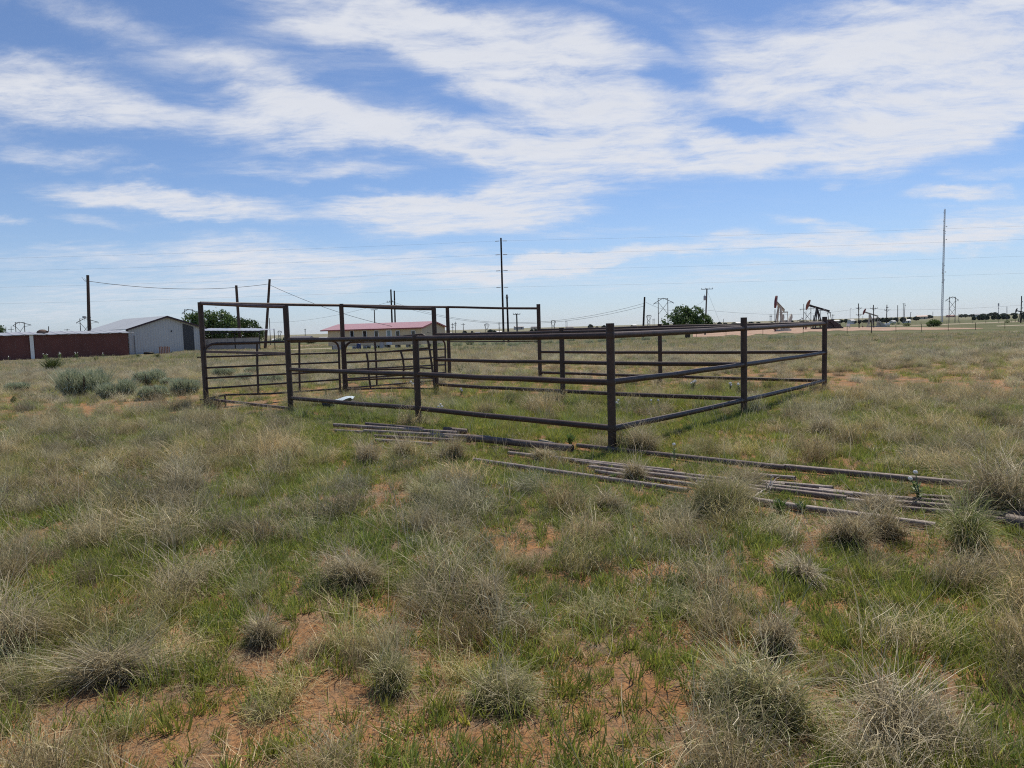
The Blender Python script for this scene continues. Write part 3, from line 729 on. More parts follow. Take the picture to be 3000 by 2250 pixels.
def white_barn():
    g = V3((.64, .77, 0)).normalized(); r = V3((-.77, .64, 0)).normalized(); W = 8.2; LN = 10.9
    c0 = gx(381, 76.8); zb = c0.z-.3; ze = 2.66; za = 3.95
    P = lambda s, d, z: V3((c0.x+g.x*s+r.x*d, c0.y+g.y*s+r.y*d, z))
    t = thing('metal_barn', 'pale grey metal barn with brown gable trim and one dark panel', 'barn', c0)
    Mw = sheet_metal('barn_sheet', (.49, .49, .49), (g.x, g.y, 0), .28, .5, .1, .05, 1.0)
    Ms = sheet_metal('barn_side_sheet', (.58, .58, .60), (r.x, r.y, 0), .23, .5, .1, .05, .4)
    Mr = sheet_metal('barn_roof_sheet', (.40, .42, .43), (r.x, r.y, 0), .45, .5, .1, .06, .5)
    Mt = mat('brown_trim', (.055, .03, .035), .5, .1, .1, 3)
    MB().prism([P(0, 0, zb), P(W, 0, zb), P(W, 0, ze), P(W/2, 0, za-.03), P(0, 0, ze)], r*.12).build('gable_wall', Mw, t)
    MB().prism([P(W, .12, zb), P(W, LN, zb), P(W, LN, ze), P(W, .12, ze)], -g*.1).build('side_wall', Ms, t)
    MB().prism([P(.3, LN-.1, zb), P(W, LN-.1, zb), P(W, LN-.1, ze), P(W/2, LN-.1, za-.05), P(W/2, LN-.1, zb)], r*.1).build('back_wall', Mw, t)
    for s in (.25,):
        for d in (3.6, 7.2, LN-.2):
            MB().box(P(s, d, (zb+ze)/2), (.12, .12, ze-zb), math.atan2(g.y, g.x)).build('post', M_STEELG, t)
    sl = (za-ze)/(W/2)
    for sg, nm in ((0, 'roof'), (1, 'roof')):
        mb = MB(); e = -.35 if sg == 0 else W+.35; ez = ze-.35*sl
        mb.prism([P(e, -.35, ez+.05), P(W/2, -.35, za+.05), P(W/2, LN+.3, za+.05), P(e, LN+.3, ez+.05)], V3((0, 0, .06))).build('roof', Mr, t)
        mb = MB(); mb.prism([P(e, -.37, ez-.07), P(W/2, -.37, za-.07), P(W/2, -.37, za+.12), P(e, -.37, ez+.12)], r*.02).build('trim', Mt, t)
    # dark panel and door marks on the gable
    s0, s1 = W*.72, W*.87
    zz = lambda s: ze + (za-ze)*(1-abs(s-W/2)/(W/2))-.2
    MB().prism([P(s0, -.05, zb), P(s1, -.05, zb), P(s1, -.05, zz(s1)), P(s0, -.05, zz(s0))], r*.04).build('dark_panel', sheet_metal('dark_sheet', (.055, .055, .06), (g.x, g.y, 0), .23, .5, .1, .08, .5), t)
    MB().box(P(.55, -.05, zb+1.25), (.06, .05, 2.2), math.atan2(g.y, g.x)).build('drain_pipe', mat('grey_pipe', (.22, .22, .23), .5), t)
    MB().box(P(W*.56, -.04, 2.35), (.12, .06, .16), math.atan2(g.y, g.x)).build('vent', M_DARK, t)
    # a stack of rusty sheets and a tyre at the foot of the gable
    q = pt(470, 1036, 76); z = terr(q.x, q.y)
    mb = MB()
    for k in range(7): mb.box((q.x+k*.17, q.y-.1, z+.35+.03*math.sin(k*2.1)), (.10, .06, .85+.1*math.sin(k*3)), .1)
    solo('pallet', mb, mat('rusty_board', (.24, .13, .10), .8, 0, .3, 4), 'reddish upright boards leaning on the pale barn wall', 'pallet', (q.x, q.y, z))
    q = pt(436, 1039, 75.5); z = terr(q.x, q.y)
    mb = MB(); nn, kk = 20, 8; vs = [(q.x+(.38+.13*math.cos(2*math.pi*j/kk))*math.cos(2*math.pi*i/nn), q.y+(.38+.13*math.cos(2*math.pi*j/kk))*math.sin(2*math.pi*i/nn), z+.13+.13*math.sin(2*math.pi*j/kk)) for i in range(nn) for j in range(kk)]
    mb.add(vs, [(i*kk+j, ((i+1) % nn)*kk+j, ((i+1) % nn)*kk+(j+1) % kk, i*kk+(j+1) % kk) for i in range(nn) for j in range(kk)], True)
    solo('old_tyre', mb, M_BLACK, 'black tyre lying at the foot of the pale barn wall', 'tyre', (q.x, q.y, z))
white_barn()

def open_shed():
    a = pt(575, 1032, 84.5); b = pt(763, 1031, 83.0); a.z = terr(a.x, a.y); b.z = terr(b.x, b.y)
    u = V3((b.x-a.x, b.y-a.y, 0)).normalized(); v = V3((-u.y, u.x, 0)); L = (b-a).length
    t = thing('open_shed', 'small open shed with pale panel front and flat white ribbed roof', 'shed', b)
    P = lambda s, d, z: V3((a.x+u.x*s+v.x*d, a.y+u.y*s+v.y*d, z))
    zw = zat(b.x, b.y, 987); zr = zat(b.x, b.y, 968.5); zb = min(a.z, b.z)-.2
    zl = zat(a.x, a.y, 968)
    Mp = mat('grey_panel', (.42, .385, .36), .85, 0, .12, .8, .2, 0, 40, (.30, .27, .25), thr=(.56, .76))
    k = 4
    for i in range(k):
        s0 = L*i/k+.02; s1 = L*(i+1)/k-.02
        MB().prism([P(s0, 0, zb+.15), P(s1, 0, zb+.15), P(s1, 0, zw), P(s0, 0, zw)], v*.06).build('panel', Mp, t)
    MB().beam(P(0, -.03, zw), P(L, -.03, zw), .07, .07).build('top_rail', M_DARK, t)
    MB().beam(P(0, -.05, zb+1.05), P(L, -.05, zb+1.05), .06, .07).build('mid_rail', M_DARK, t)
    for s in (0, L*.62, L): MB().tube(P(s, -.02, zb), P(s, -.02, zr), .05).build('post', M_DARK, t)
    for s in (0, L): MB().tube(P(s, 3.4, zb), P(s, 3.4, zr+.2), .05).build('post', M_DARK, t)
    MB().prism([P(0, 3.4, zb), P(L*.5, 3.4, zb), P(L*.5, 3.4, zb+.9), P(0, 3.4, zb+.9)], v*.05).build('back_panel', Mp, t)
    mb = MB(); n = 60; vs = []
    for i in range(n+1):
        s = -.4+(L+.75)*i/n; zt = zl+(zr-zl)*i/n+.012*math.sin(i*1.6)
        w = .26 if i < 40 else .26-.15*(i-40)/20
        vs += [P(s, -.45, zt), P(s, 3.7, zt+w), P(s, -.45, zt-.05)]
    mb.add(vs, [(3*i, 3*i+3, 3*i+4, 3*i+1) for i in range(n)] + [(3*i+2, 3*i+5, 3*i+3, 3*i) for i in range(n)])
    mb.build('roof', mat('white_roof_sheet', (.40, .41, .44), .35, .5, .1, 2), t)
    MB().beam(P(-.3, -.3, zr-.12), P(L+.3, -.3, zr-.12), .1, .14).build('eave_beam', M_DARK, t)
open_shed()

def tan_house():
    D = 90.0
    c0 = pt(1236, 1010, D); c0.z = terr(c0.x, c0.y)
    l0 = pt(962, 1008, D*1.05); u = V3((l0.x-c0.x, l0.y-c0.y, 0)); L = u.length; u.normalize(); v = V3((-u.y, u.x, 0))
    if v.y < 0: v = -v
    W = 7.2
    t = thing('tan_house', 'long tan ribbed house on piers with a red metal roof', 'house', c0)
    P = lambda s, d, z: V3((c0.x+u.x*s+v.x*d, c0.y+u.y*s+v.y*d, z))
    zf = zat(c0.x, c0.y, 1008.6); ze = zat(c0.x, c0.y, 959.5); m_ = P(0, W/2, 0); za = zat(m_.x, m_.y, 943)
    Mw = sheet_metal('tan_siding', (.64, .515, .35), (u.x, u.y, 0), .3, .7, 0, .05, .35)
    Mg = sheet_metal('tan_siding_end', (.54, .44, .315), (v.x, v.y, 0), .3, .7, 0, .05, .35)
    Mr = sheet_metal('red_roof', (.49, .24, .215), (u.x, u.y, 0), .45, .3, .25, .08, .5)
    Mt = mat('red_trim', (.26, .06, .06), .4, .2, .08, 3)
    MB().prism([P(0, 0, zf), P(L, 0, zf), P(L, 0, ze), P(0, 0, ze)], v*.15).build('front_wall', Mw, t)
    MB().prism([P(0, .15, zf), P(0, W, zf), P(0, W, ze), P(0, W/2, za-.04), P(0, .15, ze+.02)], u*.15).build('gable_wall', Mg, t)
    MB().prism([P(L, .15, zf), P(L, W, zf), P(L, W, ze), P(L, W/2, za-.04), P(L, .15, ze+.02)], -u*.15).build('gable_wall', Mg, t)
    MB().prism([P(.15, W, zf), P(L-.15, W, zf), P(L-.15, W, ze), P(.15, W, ze)], -v*.15).build('back_wall', Mw, t)
    MB().prism([P(.2, .2, zf+.02), P(L-.2, .2, zf+.02), P(L-.2, W-.2, zf+.02), P(.2, W-.2, zf+.02)], V3((0, 0, .1))).build('floor', M_DARK, t)
    sl = (za-ze)/(W/2); o = .35
    for sg in (0, 1):
        e = -o if sg == 0 else W+o; ez = ze-o*sl
        MB().prism([P(-.3, e, ez+.04), P(-.3, W/2, za+.04), P(L+.75, W/2, za+.04), P(L+.95, e, ez+.04)], V3((0, 0, .06))).build('roof', Mr, t)
        MB().prism([P(-.32, e, ez-.08), P(-.32, W/2, za-.08), P(-.32, W/2, za+.11), P(-.32, e, ez+.11)], u*.02).build('trim', Mt, t)
    MB().beam(P(-.3, -o-.02, ze-o*sl+.02), P(L+.9, -o-.02, ze-o*sl+.02), .03, .14).build('trim', Mt, t)
    for px in (1031.5, 1069, 1103, 1166, 1211):
        q = onplane(px, 978, c0, c0+u); s = (q-c0).dot(u); zt = zat(q.x, q.y, 969); zb_ = zat(q.x, q.y, 987.5); w = .50
        f = MB()
        for a_, b_, h in (((s-w/2-.05), (s+w/2+.05), zt), ((s-w/2-.05), (s+w/2+.05), zb_)):
            f.beam(P(a_, -.03, h), P(b_, -.03, h), .08, .08)
        for a_ in (s-w/2-.03, s+w/2+.03): f.beam(P(a_, -.03, zb_+.045), P(a_, -.03, zt-.045), .08, .08)
        fr = f.build('window', M_WHITE, t)
        MB().prism([P(s-w/2, -.012, zb_+.04), P(s+w/2, -.012, zb_+.04), P(s+w/2, -.012, zt-.04), P(s-w/2, -.012, zt-.04)], v*.01).build('pane', M_GLASS, fr)
    q = onplane(1140, 985, c0, c0+u); s = (q-c0).dot(u); zt = zat(q.x, q.y, 963.5); zb_ = zf+.03
    dr = MB().prism([P(s-.42, -.05, zb_), P(s+.42, -.05, zb_), P(s+.42, -.05, zt), P(s-.42, -.05, zt)], v*.045).build('door', M_WHITE, t)
    MB().prism([P(s-.22, -.065, zb_+.85), P(s+.22, -.065, zb_+.85), P(s+.22, -.065, zt-.22), P(s-.22, -.065, zt-.22)], v*.012).build('pane', mat('door_glass', (.20, .27, .30), .1, 0, .1, 3, .6), dr)
    gz = c0.z
    n = 0
    for s_ in np.linspace(.6, L-.6, 9):
        for d_ in (.4, W-.5):
            q = P(s_, d_, 0); z = terr(q.x, q.y)
            MB().box((q.x, q.y, (zf+z-.2)/2), (.4, .4, zf-z+.2), math.atan2(u.y, u.x)).build('pier', mat('concrete_block', (.32, .31, .29), .9), t)
    # white porch railing and steps
    q0 = onplane(1010, 1015, c0, c0+u); s0 = (q0-c0).dot(u); q1 = onplane(1135, 1015, c0, c0+u); s1 = (q1-c0).dot(u)
    zt_ = zf-.06
    MB().beam(P(s0, -.7, zt_), P(s1, -.7, zt_), .05, .05).build('porch_rail', M_WHITE, t)
    for k in range(13):
        s_ = s0+(s1-s0)*k/12; q = P(s_, -.7, 0); z = terr(q.x, q.y)
        MB().beam((q.x, q.y, z), (q.x, q.y, zt_-.02), .05, .05).build('porch_baluster', M_WHITE, t)
    q = P(s1+.25, -1.0, 0); z = terr(q.x, q.y)
    MB().box((q.x, q.y, z+.45), (.5, .1, .95), math.atan2(u.y, u.x)+.1).build('step_side', M_STEELG, t)
    q = pt(988, 1020, D*1.03); z = terr(q.x, q.y)
    tb = thing('water_box', 'grey square metal box standing by the far end of the tan house', 'box', (q.x, q.y, z))
    MB().box((q.x, q.y, z+.3), (1.0, .8, .66), .3).build('body', mat('grey_box', (.33, .33, .34), .5, .3), tb)
    MB().box((q.x, q.y, z+.66), (1.06, .86, .06), .3).build('lid', M_STEELG, tb)
    q = pt(1051, 1013, D*1.015-.9); z = terr(q.x, q.y)
    mb = MB(); mb.lathe((q.x, q.y, z), [(0, 0), (.26, 0), (.28, .3), (.27, .6), (.28, .85), (0, .87)], 14)
    solo('barrel', mb, mat('blue_plastic', (.02, .035, .12), .4), 'dark blue barrel in front of the tan house porch', 'barrel', (q.x, q.y, z))
tan_house()

# ------------------------------------------------------------------ poles, pylons, mast
def pole(px_t, py_t, px_b, y, wpx, label, m=M_POLED, arms=(), extra=None, name='utility_pole', group='utility poles on the plain', zb=None):
    base = gx(px_b, y); top = pt(px_t, py_t, y)
    t = thing(name, label, 'pole', base, group)
    r = wpx/2*y/FPX
    MB().tube((base.x, base.y, base.z-.3), top, r*1.1, r*.85, n=10).build('shaft', m, t)
    for (rowpx, half, kind) in arms:
        f = (zat(base.x, y, rowpx)-base.z)/(top.z-base.z); c = base.lerp(top, f)
        hw = half*y/FPX; a = MB()
        a.beam((c.x-hw, c.y-r*1.6, c.z), (c.x+hw, c.y-r*1.6, c.z+.01), .10, max(.11, 1.1*y/FPX)).build('crossarm', m, t)
        if kind == 'v':
            b = MB()
            for sg in (-1, 1): b.beam((c.x+sg*hw*.55, c.y-r*1.6, c.z-.05), (c.x, c.y-r*1.6, c.z-hw*.55), .06, .06)
            b.build('brace', m, t)
        for sg in (-1, -.35, .35, 1):
            MB().lathe((c.x+sg*hw*.94, c.y-r*1.6, c.z+.05), [(0, 0), (.05, .02), (.06, .1), (.04, .16), (.06, .2), (0, .24)], 8).build('insulator', M_STEELG, t)
    return t, base, top
tp, b1, t1 = pole(257, 806, 263, 78.5, 9.0, 'thick brown pole with a small lamp arm rising behind the maroon shed', M_POLE)
l = pt(247, 929, 78.5)
la = MB().tube((t1.x+.0, 78.5, l.z-.05), (l.x+.1, 78.5, l.z), .03).build('lamp_arm', M_DARK, tp)
MB().box((l.x, 78.5, l.z), (.26, .3, .2)).build('lamp_housing', M_STEELG, la)
mb = MB(); q = V3((t1.x, 78.4, t1.z-.55))
for dx, dz in ((-.55, .35), (-.25, .18)): mb.path([q, q+V3((dx*.4, -.1, -.15)), q+V3((dx, -.1, dz))], .018, 6)
mb.build('cable_tail', M_WIRE, tp)
pole(692, 836, 705, 88.5, 8.6, 'brown pole standing behind the small open shed', M_POLE)
tl, bl, tlt = pole(790, 818, 776, 95, 8.0, 'brown pole leaning right between the open shed and the tan house', M_POLE)
pole(789, 932, 793, 170, 2.2, 'thin short pole leaning left beside the leaning brown pole', M_POLEG)
tH, bh, th_ = pole(1145, 848, 1151, 130, 5.0, 'left pole of the close dark pair behind the red roof', M_POLED, [(885, 12, '')])
tH2, bh2, th2 = pole(1155, 851.5, 1159.5, 130.4, 4.6, 'right pole of the close dark pair behind the red roof', M_POLED)
pole(1096.5, 907, 1100, 150, 3.2, 'grey T shaped pole behind the left part of the red roof', M_POLEG, [(908, 9.5, '')])
tT, bT, tT_ = pole(1467.5, 697, 1476, 110, 5.6, 'tallest dark pole carrying the long overhead wires', M_POLED)
pole(1485, 863, 1490, 111, 5.6, 'short dark pole just right of the tallest pole', M_POLED, [(874, 3, '')])
pole(1513.5, 919, 1516, 140, 4.6, 'grey T pole left of the corral back corner post', M_POLEG, [(921, 10.5, '')])
tl10, bl10, tt10 = pole(1888.5, 870, 1883, 105, 5.8, 'dark pole leaning right beside the near pylon', M_POLED)
tX, bX, tX_ = pole(2071, 845, 2065.5, 140, 4.6, 'pole with crossarm and transformer behind the round tree', M_POLEG, [(847.5, 17, '')])
q = pt(2064.5, 873, 139.6)
MB().lathe((q.x, q.y, q.z-.45), [(0, 0), (.2, .0), (.23, .1), (.23, .75), (.2, .85), (.06, .9), (.05, 1.1), (0, 1.12)], 12).build('transformer', M_STEELG, tX)
MB().path([tX_+V3((.05, 0, -.5)), gx(2123, 138)], .014, 5).build('guy_wire', M_WIRE, tX)
for px, pyt, pb, y, w, lab, arms in (
  (2515, 889, 2517, 200, 2.6, 'dark pole with two wide crossarms left of the white pumpjack', [(903, 9, 'v'), (922.5, 9, 'v')]),
  (2559, 893, 2560, 198, 2.6, 'dark crossarm pole standing in front of the white pumpjack', [(903.5, 11, 'v')]),
  (2598.5, 892.5, 2597, 215, 2.5, 'dark crossarm pole beside two small white tanks', [(902, 3, ''), (908.5, 9, 'v')]),
  (2630, 894, 2630, 460, 2.0, 'bare thin pole right of the green tree clump', []),
  (2646.5, 889, 2646, 430, 1.5, 'left pole of a thin far pair joined at the top', [(890, 2.6, '')]),
  (2651.5, 889, 2648.5, 431, 1.5, 'right pole of a thin far pair joined at the top', [(895, 1.6, '')]),
  (2668, 915, 2667, 560, 1.6, 'short far pole with a round cap left of the bush', [(916, 1.5, '')]),
  (2733, 913, 2733, 430, 1.2, 'thin far pole just left of the tall mast', []),
  (2809, 919, 2809, 420, 1.3, 'thin short pole right of the double braced pylon', []),
  (2950, 898, 2950, 470, 1.7, 'thin pole standing above the dark cedar row', []),
  (2993, 867, 2990.5, 235, 2.8, 'dark pole at the right edge in front of the small pumpjack', [(885, 2.5, ''), (903, 3, '')]),
  (2403, 908, 2403, 300, 1.9, 'thin dark pole seen between the legs of the black pumpjack', [(910, 6, '')]),
  (2440, 920.5, 2440, 420, 1.8, 'far cross pole right of the black pumpjack', [(923.5, 4.3, '')]),
  (2383, 925, 2383, 480, 1.8, 'far T pole left of the black pumpjack legs', [(925, 2.6, '')]),
  (2545.5, 920, 2545, 480, 1.2, 'thin far pole under the beam of the white pumpjack', []),
  (1326, 946, 1327, 520, 1.7, 'far double crossarm pole nearest the right end of the tan house', [(951, 5, ''), (959, 4.5, '')]),
  (1334, 942.5, 1335, 520, 1.7, 'taller far crossarm pole right of the double crossarm pole', [(948, 4, ''), (952.5, 4, '')]),
  (1357, 946.5, 1358, 500, 1.8, 'lone far crossarm pole left of the distant portal pylon', [(950.5, 5.5, '')]),
  (1462, 943.5, 1463, 520, 1.8, 'far double crossarm pole just left of the tallest pole', [(949.5, 3.5, ''), (961, 4, '')]),
  (1658, 939, 1658, 620, 1.2, 'left leg of a far thin pole pair left of the near corner post', [(943, 2.6, '')]),
  (1661.5, 939.5, 1661, 621, 1.2, 'right leg of a far thin pole pair left of the near corner post', []),
  (2256, 921, 2256, 520, 1.4, 'far thin pole just left of the pale pumpjack head', [(927, 2, '')]),
  (2259.5, 921.5, 2259, 521, 1.2, 'second far thin pole just left of the pale pumpjack head', [(927.5, 2, '')]),
  (1913, 934, 1913, 620, 1.2, 'far left pole of a thin pair beside the lattice pylon', [(937, 2.2, '')]),
  (1916.5, 933, 1916.5, 621, 1.2, 'far right pole of a thin pair beside the lattice pylon', [(937.5, 2, '')]),
  (894, 963, 894, 560, 2.0, 'far pole with crossarms above the dark shed roof', [(965, 3, ''), (970, 2, '')]),
  (142.3, 956, 143, 240, 2.3, 'short dark pole behind the middle of the maroon shed', []),
  (196.5, 963, 197, 330, 1.8, 'far T pole behind the maroon shed beside the thick brown pole', [(966.5, 8, '')]),
  (32.5, 956, 33, 330, 1.7, 'right pole of the H pair at the far left edge', [(965.5, 8.5, '')]),
  (17.3, 957, 18, 331, 1.7, 'left pole of the H pair at the far left edge', [(966, 2, '')]),
  (2120, 934, 2119.5, 330, 1.4, 'short far pole right of the round tree', []),
  ):
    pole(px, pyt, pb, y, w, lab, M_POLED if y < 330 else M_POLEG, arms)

def h_pylon(pl, pr, py, y, arm=None, label='', braces=1, w=2.2, apex=True, lattice=False, group='wooden H frame pylons'):
    """two legs, pitched or flat crossarm, X braces"""
    bl_ = gx(pl, y); br = gx(pr, y); a = pt(pl, py, y); b = pt(pr, py, y)
    a = V3((bl_.x, y, a.z)); b = V3((br.x, y, b.z))
    t = thing('transmission_pylon', label, 'pylon', (bl_+br)/2, group)
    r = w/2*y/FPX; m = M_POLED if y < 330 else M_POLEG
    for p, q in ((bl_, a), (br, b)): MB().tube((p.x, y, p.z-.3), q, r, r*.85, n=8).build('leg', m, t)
    s = y/FPX
    if apex:
        mid = (a+b)/2; mid.z = max(a.z, b.z)-.3*s
        MB().beam(V3((a.x, y-.1, a.z-1*s)), V3((b.x, y-.1, b.z-1*s)), .1, 1.0*s).build('tie_beam', m, t)
        for e, sg in ((arm[0], 1), (arm[1], -1)):
            q = pt(e[0], e[1], y-.25); MB().beam((q.x, y-.25, q.z), (mid.x, y-.25, mid.z), .12, 1.4*s).build('crossarm', m, t)
            MB().beam((q.x, y-.2, q.z), ((a if sg == 1 else b).x, y-.2, (a if sg == 1 else b).z-(14 if braces else 10)*s), .07, .8*s).build('strut', m, t)
            MB().tube((q.x, y-.25, q.z), (q.x, y-.25, q.z-4*s), .35*s, n=6).build('insulator', m, t)
        MB().tube((mid.x, y-.25, mid.z), (mid.x, y-.25, mid.z-7*s), .35*s, n=6).build('insulator', m, t)
        z1 = a.z-12*s
    else:
        q0 = pt(arm[0][0], arm[0][1], y-.25); q1 = pt(arm[1][0], arm[1][1], y-.25)
        MB().beam((q0.x, y-.25, q0.z), (q1.x, y-.25, q1.z), .14, 1.6*s).build('crossarm', m, t)
        for f in (.03, .5, .97):
            q = q0.lerp(q1, f); MB().tube((q.x, y-.25, q.z), (q.x, y-.25, q.z-6*s), .35*s, n=6).build('insulator', m, t)
        z1 = q0.z-8*s
    hgt = z1-bl_.z; n = braces
    zz = z1
    for k in range(n):
        h = min((b.x-a.x)*1.25, hgt/n)
        MB().beam((a.x, y-.05, zz), (b.x, y-.05, zz-h), .07, .9*s).build('brace', m, t)
        MB().beam((b.x, y-.14, zz), (a.x, y-.14, zz-h), .07, .9*s).build('brace', m, t)
        zz -= h
    return t
h_pylon(51.5, 77.5, 943.5, 300, ((38, 954), (91, 952)), 'H frame pylon with drooping arms behind the left part of the maroon shed')
h_pylon(240.5, 271.5, 933, 250, ((224, 945), (288, 943.8)), 'H frame pylon half hidden behind the thick brown pole')
h_pylon(1929.5, 1957.5, 873.5, 165, ((1915, 890), (1973, 886.5)), 'large near H frame pylon left of the round tree', 1, 2.3)
h_pylon(2354.5, 2375.5, 890, 210, ((2343, 906), (2386, 904.5)), 'H frame pylon with flat crossarm behind the black pumpjack', 1, 2.0, False)
h_pylon(2780, 2797.7, 869.5, 400, ((2770.6, 880), (2808, 878.6)), 'double braced H frame pylon right of the tall mast', 2, 2.0)
h_pylon(1423, 1430, 948, 640, ((1419, 951), (1433, 950)), 'tiny far portal pylon left of the tallest pole', 1, 1.3)
h_pylon(1617, 1625, 938.5, 600, ((1614, 942.5), (1628, 941.5)), 'small far lattice pylon behind the divider post', 2, 1.5)
h_pylon(1897, 1904.5, 923, 480, ((1894, 926), (1908, 925)), 'slim tall lattice pylon right of the dark leaning pole', 3, 1.3)
h_pylon(816.5, 822, 969, 620, ((813.5, 972), (825, 971.5)), 'tiny far portal pylon left of the second tall corral post', 1, 1.2)
h_pylon(548, 571, 906, 150, ((533, 918), (585, 915)), 'H frame pylon peeping out of the left tree', 1, 2.0)

def mast():
    y = 500; base = gx(2760, y); top = pt(2768.5, 613, y); s = y/FPX
    t = thing('radio_mast', 'very tall slender silver lattice mast with small dishes at the right', 'mast', base)
    Mm = mat('mast_steel', (.56, .56, .60), .6, 0, .1, .2)
    w0, w1 = 4.8*s, 3.2*s
    def leg(k, f):
        a = 2*math.pi*k/3+.4; c = base.lerp(top, f); r = (w0+(w1-w0)*f)*.62
        return V3((c.x+r*math.cos(a), c.y+r*math.sin(a), c.z))
    for k in range(3): MB().tube(leg(k, 0), leg(k, 1), .7*s, .5*s, n=6).build('leg', Mm, t)
    mb = MB(); n = 60
    for i in range(n):
        for k in range(3):
            mb.beam(leg(k, i/n), leg((k+1) % 3, (i+1)/n), .15, .15); mb.beam(leg(k, i/n), leg((k+1) % 3, i/n), .14, .14)
    mb.build('lattice', Mm, t)
    for row, dx, r in ((664, 1, 2.6), (702, 1, 2.0), (797, 1, 2.2), (800, -1, 2.4), (827, -1, 2.4)):
        f = (zat(base.x, y, row)-base.z)/(top.z-base.z); c = base.lerp(top, f); d = dx*3.6*s
        MB().tube((c.x+d*.3, c.y, c.z), (c.x+d, c.y-.2, c.z), .1, n=6).build('bracket', Mm, t)
        mb = MB(); mb.tube((c.x+d, c.y-.6, c.z-.0), (c.x+d+dx*.5, c.y-.9, c.z), r*s*.75, r*s*.55, n=14); mb.build('dish', mat('dish_white', (.6, .6, .6), .4), t)
    for row in (622, 648, 675, 678, 684, 718, 773, 778, 791, 819, 822):
        f = (zat(base.x, y, row)-base.z)/(top.z-base.z); c = base.lerp(top, f); k = random.choice((-1, 1))
        mb = MB(); mb.beam((c.x-3.4*s*(1 if k < 0 else .5), c.y, c.z), (c.x+3.4*s*(1 if k > 0 else .5), c.y, c.z), .12, .14)
        mb.tube((c.x+k*3.4*s, c.y, c.z-1.6*s), (c.x+k*3.4*s, c.y, c.z+1.6*s), .1, n=6); mb.build('antenna', Mm, t)
    MB().tube(top, top+V3((0, 0, 4*s)), .08, n=6).build('lightning_rod', Mm, t)
mast()
# far cell tower on the horizon
y = 1150; base = gx(2925.5, y); top = pt(2925.5, 888, y); s = y/FPX
ct = thing('cell_tower', 'pale far telephone tower with a thick antenna head above the cedars', 'tower', base)
MB().tube(base, top, .8*s, .5*s, n=8).build('shaft', M_STEELG, ct)
MB().tube(base.lerp(top, .80), base.lerp(top, .98), 1.9*s, 1.9*s, n=8).build('antenna_head', M_STEELG, ct)
MB().tube(base.lerp(top, .60), base.lerp(top, .66), 1.6*s, 1.6*s, n=8).build('antenna_head', M_STEELG, ct)

# ------------------------------------------------------------------ overhead wires
def wire(pts, r, label, name='power_line'):
    mb = MB(); mb.path(pts, r, 5); p = V3(pts[0]); solo(name, mb, M_WIRE, label, 'power line', p, 'overhead wires')
for rows, lab in (((748, 706, 655), 'topmost of the four long wires on the tallest pole'), ((785, 746, 694), 'second highest of the four long wires on the tallest pole'),
                  ((833, 793, 743), 'third highest of the four long wires on the tallest pole'), ((881, 841.5, 793), 'lowest of the four long wires on the tallest pole')):
    ctr = V3((tT_.x+(bT.x-tT_.x)*(tT_.z-zat(bT.x, 110, rows[1]))/(tT_.z-bT.z), 109.85, zat(bT.x, 110, rows[1])))
    lft = pt(0, rows[0], 110); rgt = pt(3000, rows[2], 110)
    lx = ctr+(lft-ctr)*1.6; rx = ctr+(rgt-ctr)*1.6
    sg = 1.0
    wire(wire_pts(lx, ctr, sg*.5, 24)+wire_pts(ctr, rx, sg*.4, 24)[1:], .0065, lab)
    for sgn in (-1, 1):
        MB().tube((ctr.x+sgn*.25, 109.85, ctr.z-.01), (ctr.x+sgn*.9, 109.85, ctr.z-.03), .06, n=6).build('insulator', M_STEELG, tT)
wire(wire_pts(pt(261, 824, 78.5), pt(786, 832, 95), .75), .028, 'sagging service cable between the thick brown pole and the leaning pole')
wire(wire_pts(pt(793, 836, 95), pt(1266, 976, 91.5), .9), .026, 'service cable dropping from the leaning pole to the tan house')
wire(wire_pts(pt(1158, 887, 130), pt(1886, 889, 105), 3.2), .02, 'upper slack wire from the dark pole pair to the leaning pole beside the pylon')
wire(wire_pts(pt(1159, 893, 130), pt(1886, 897, 105), 3.0), .02, 'lower slack wire from the dark pole pair to the leaning pole beside the pylon')
wire(wire_pts(pt(1142, 884, 130), pt(700, 935, 240), 2.2), .02, 'wire leaving the dark pole pair toward the left tree')
wire(wire_pts(pt(1891, 885, 105), pt(2062, 881, 140), 1.6), .016, 'slack wire between the leaning pole and the transformer pole')
wire(wire_pts(pt(2073, 909, 140), pt(2515, 904, 200), 1.2), .018, 'wire from the transformer pole toward the crossarm poles')
wire(wire_pts(pt(2515, 902, 200), pt(2560, 903, 198), .1)+wire_pts(pt(2560, 903, 198), pt(2598, 908, 215), .1)[1:]+wire_pts(pt(2598, 908, 215), pt(3060, 888, 235), .6)[1:], .02, 'wire strung along the crossarm poles by the white pumpjack')

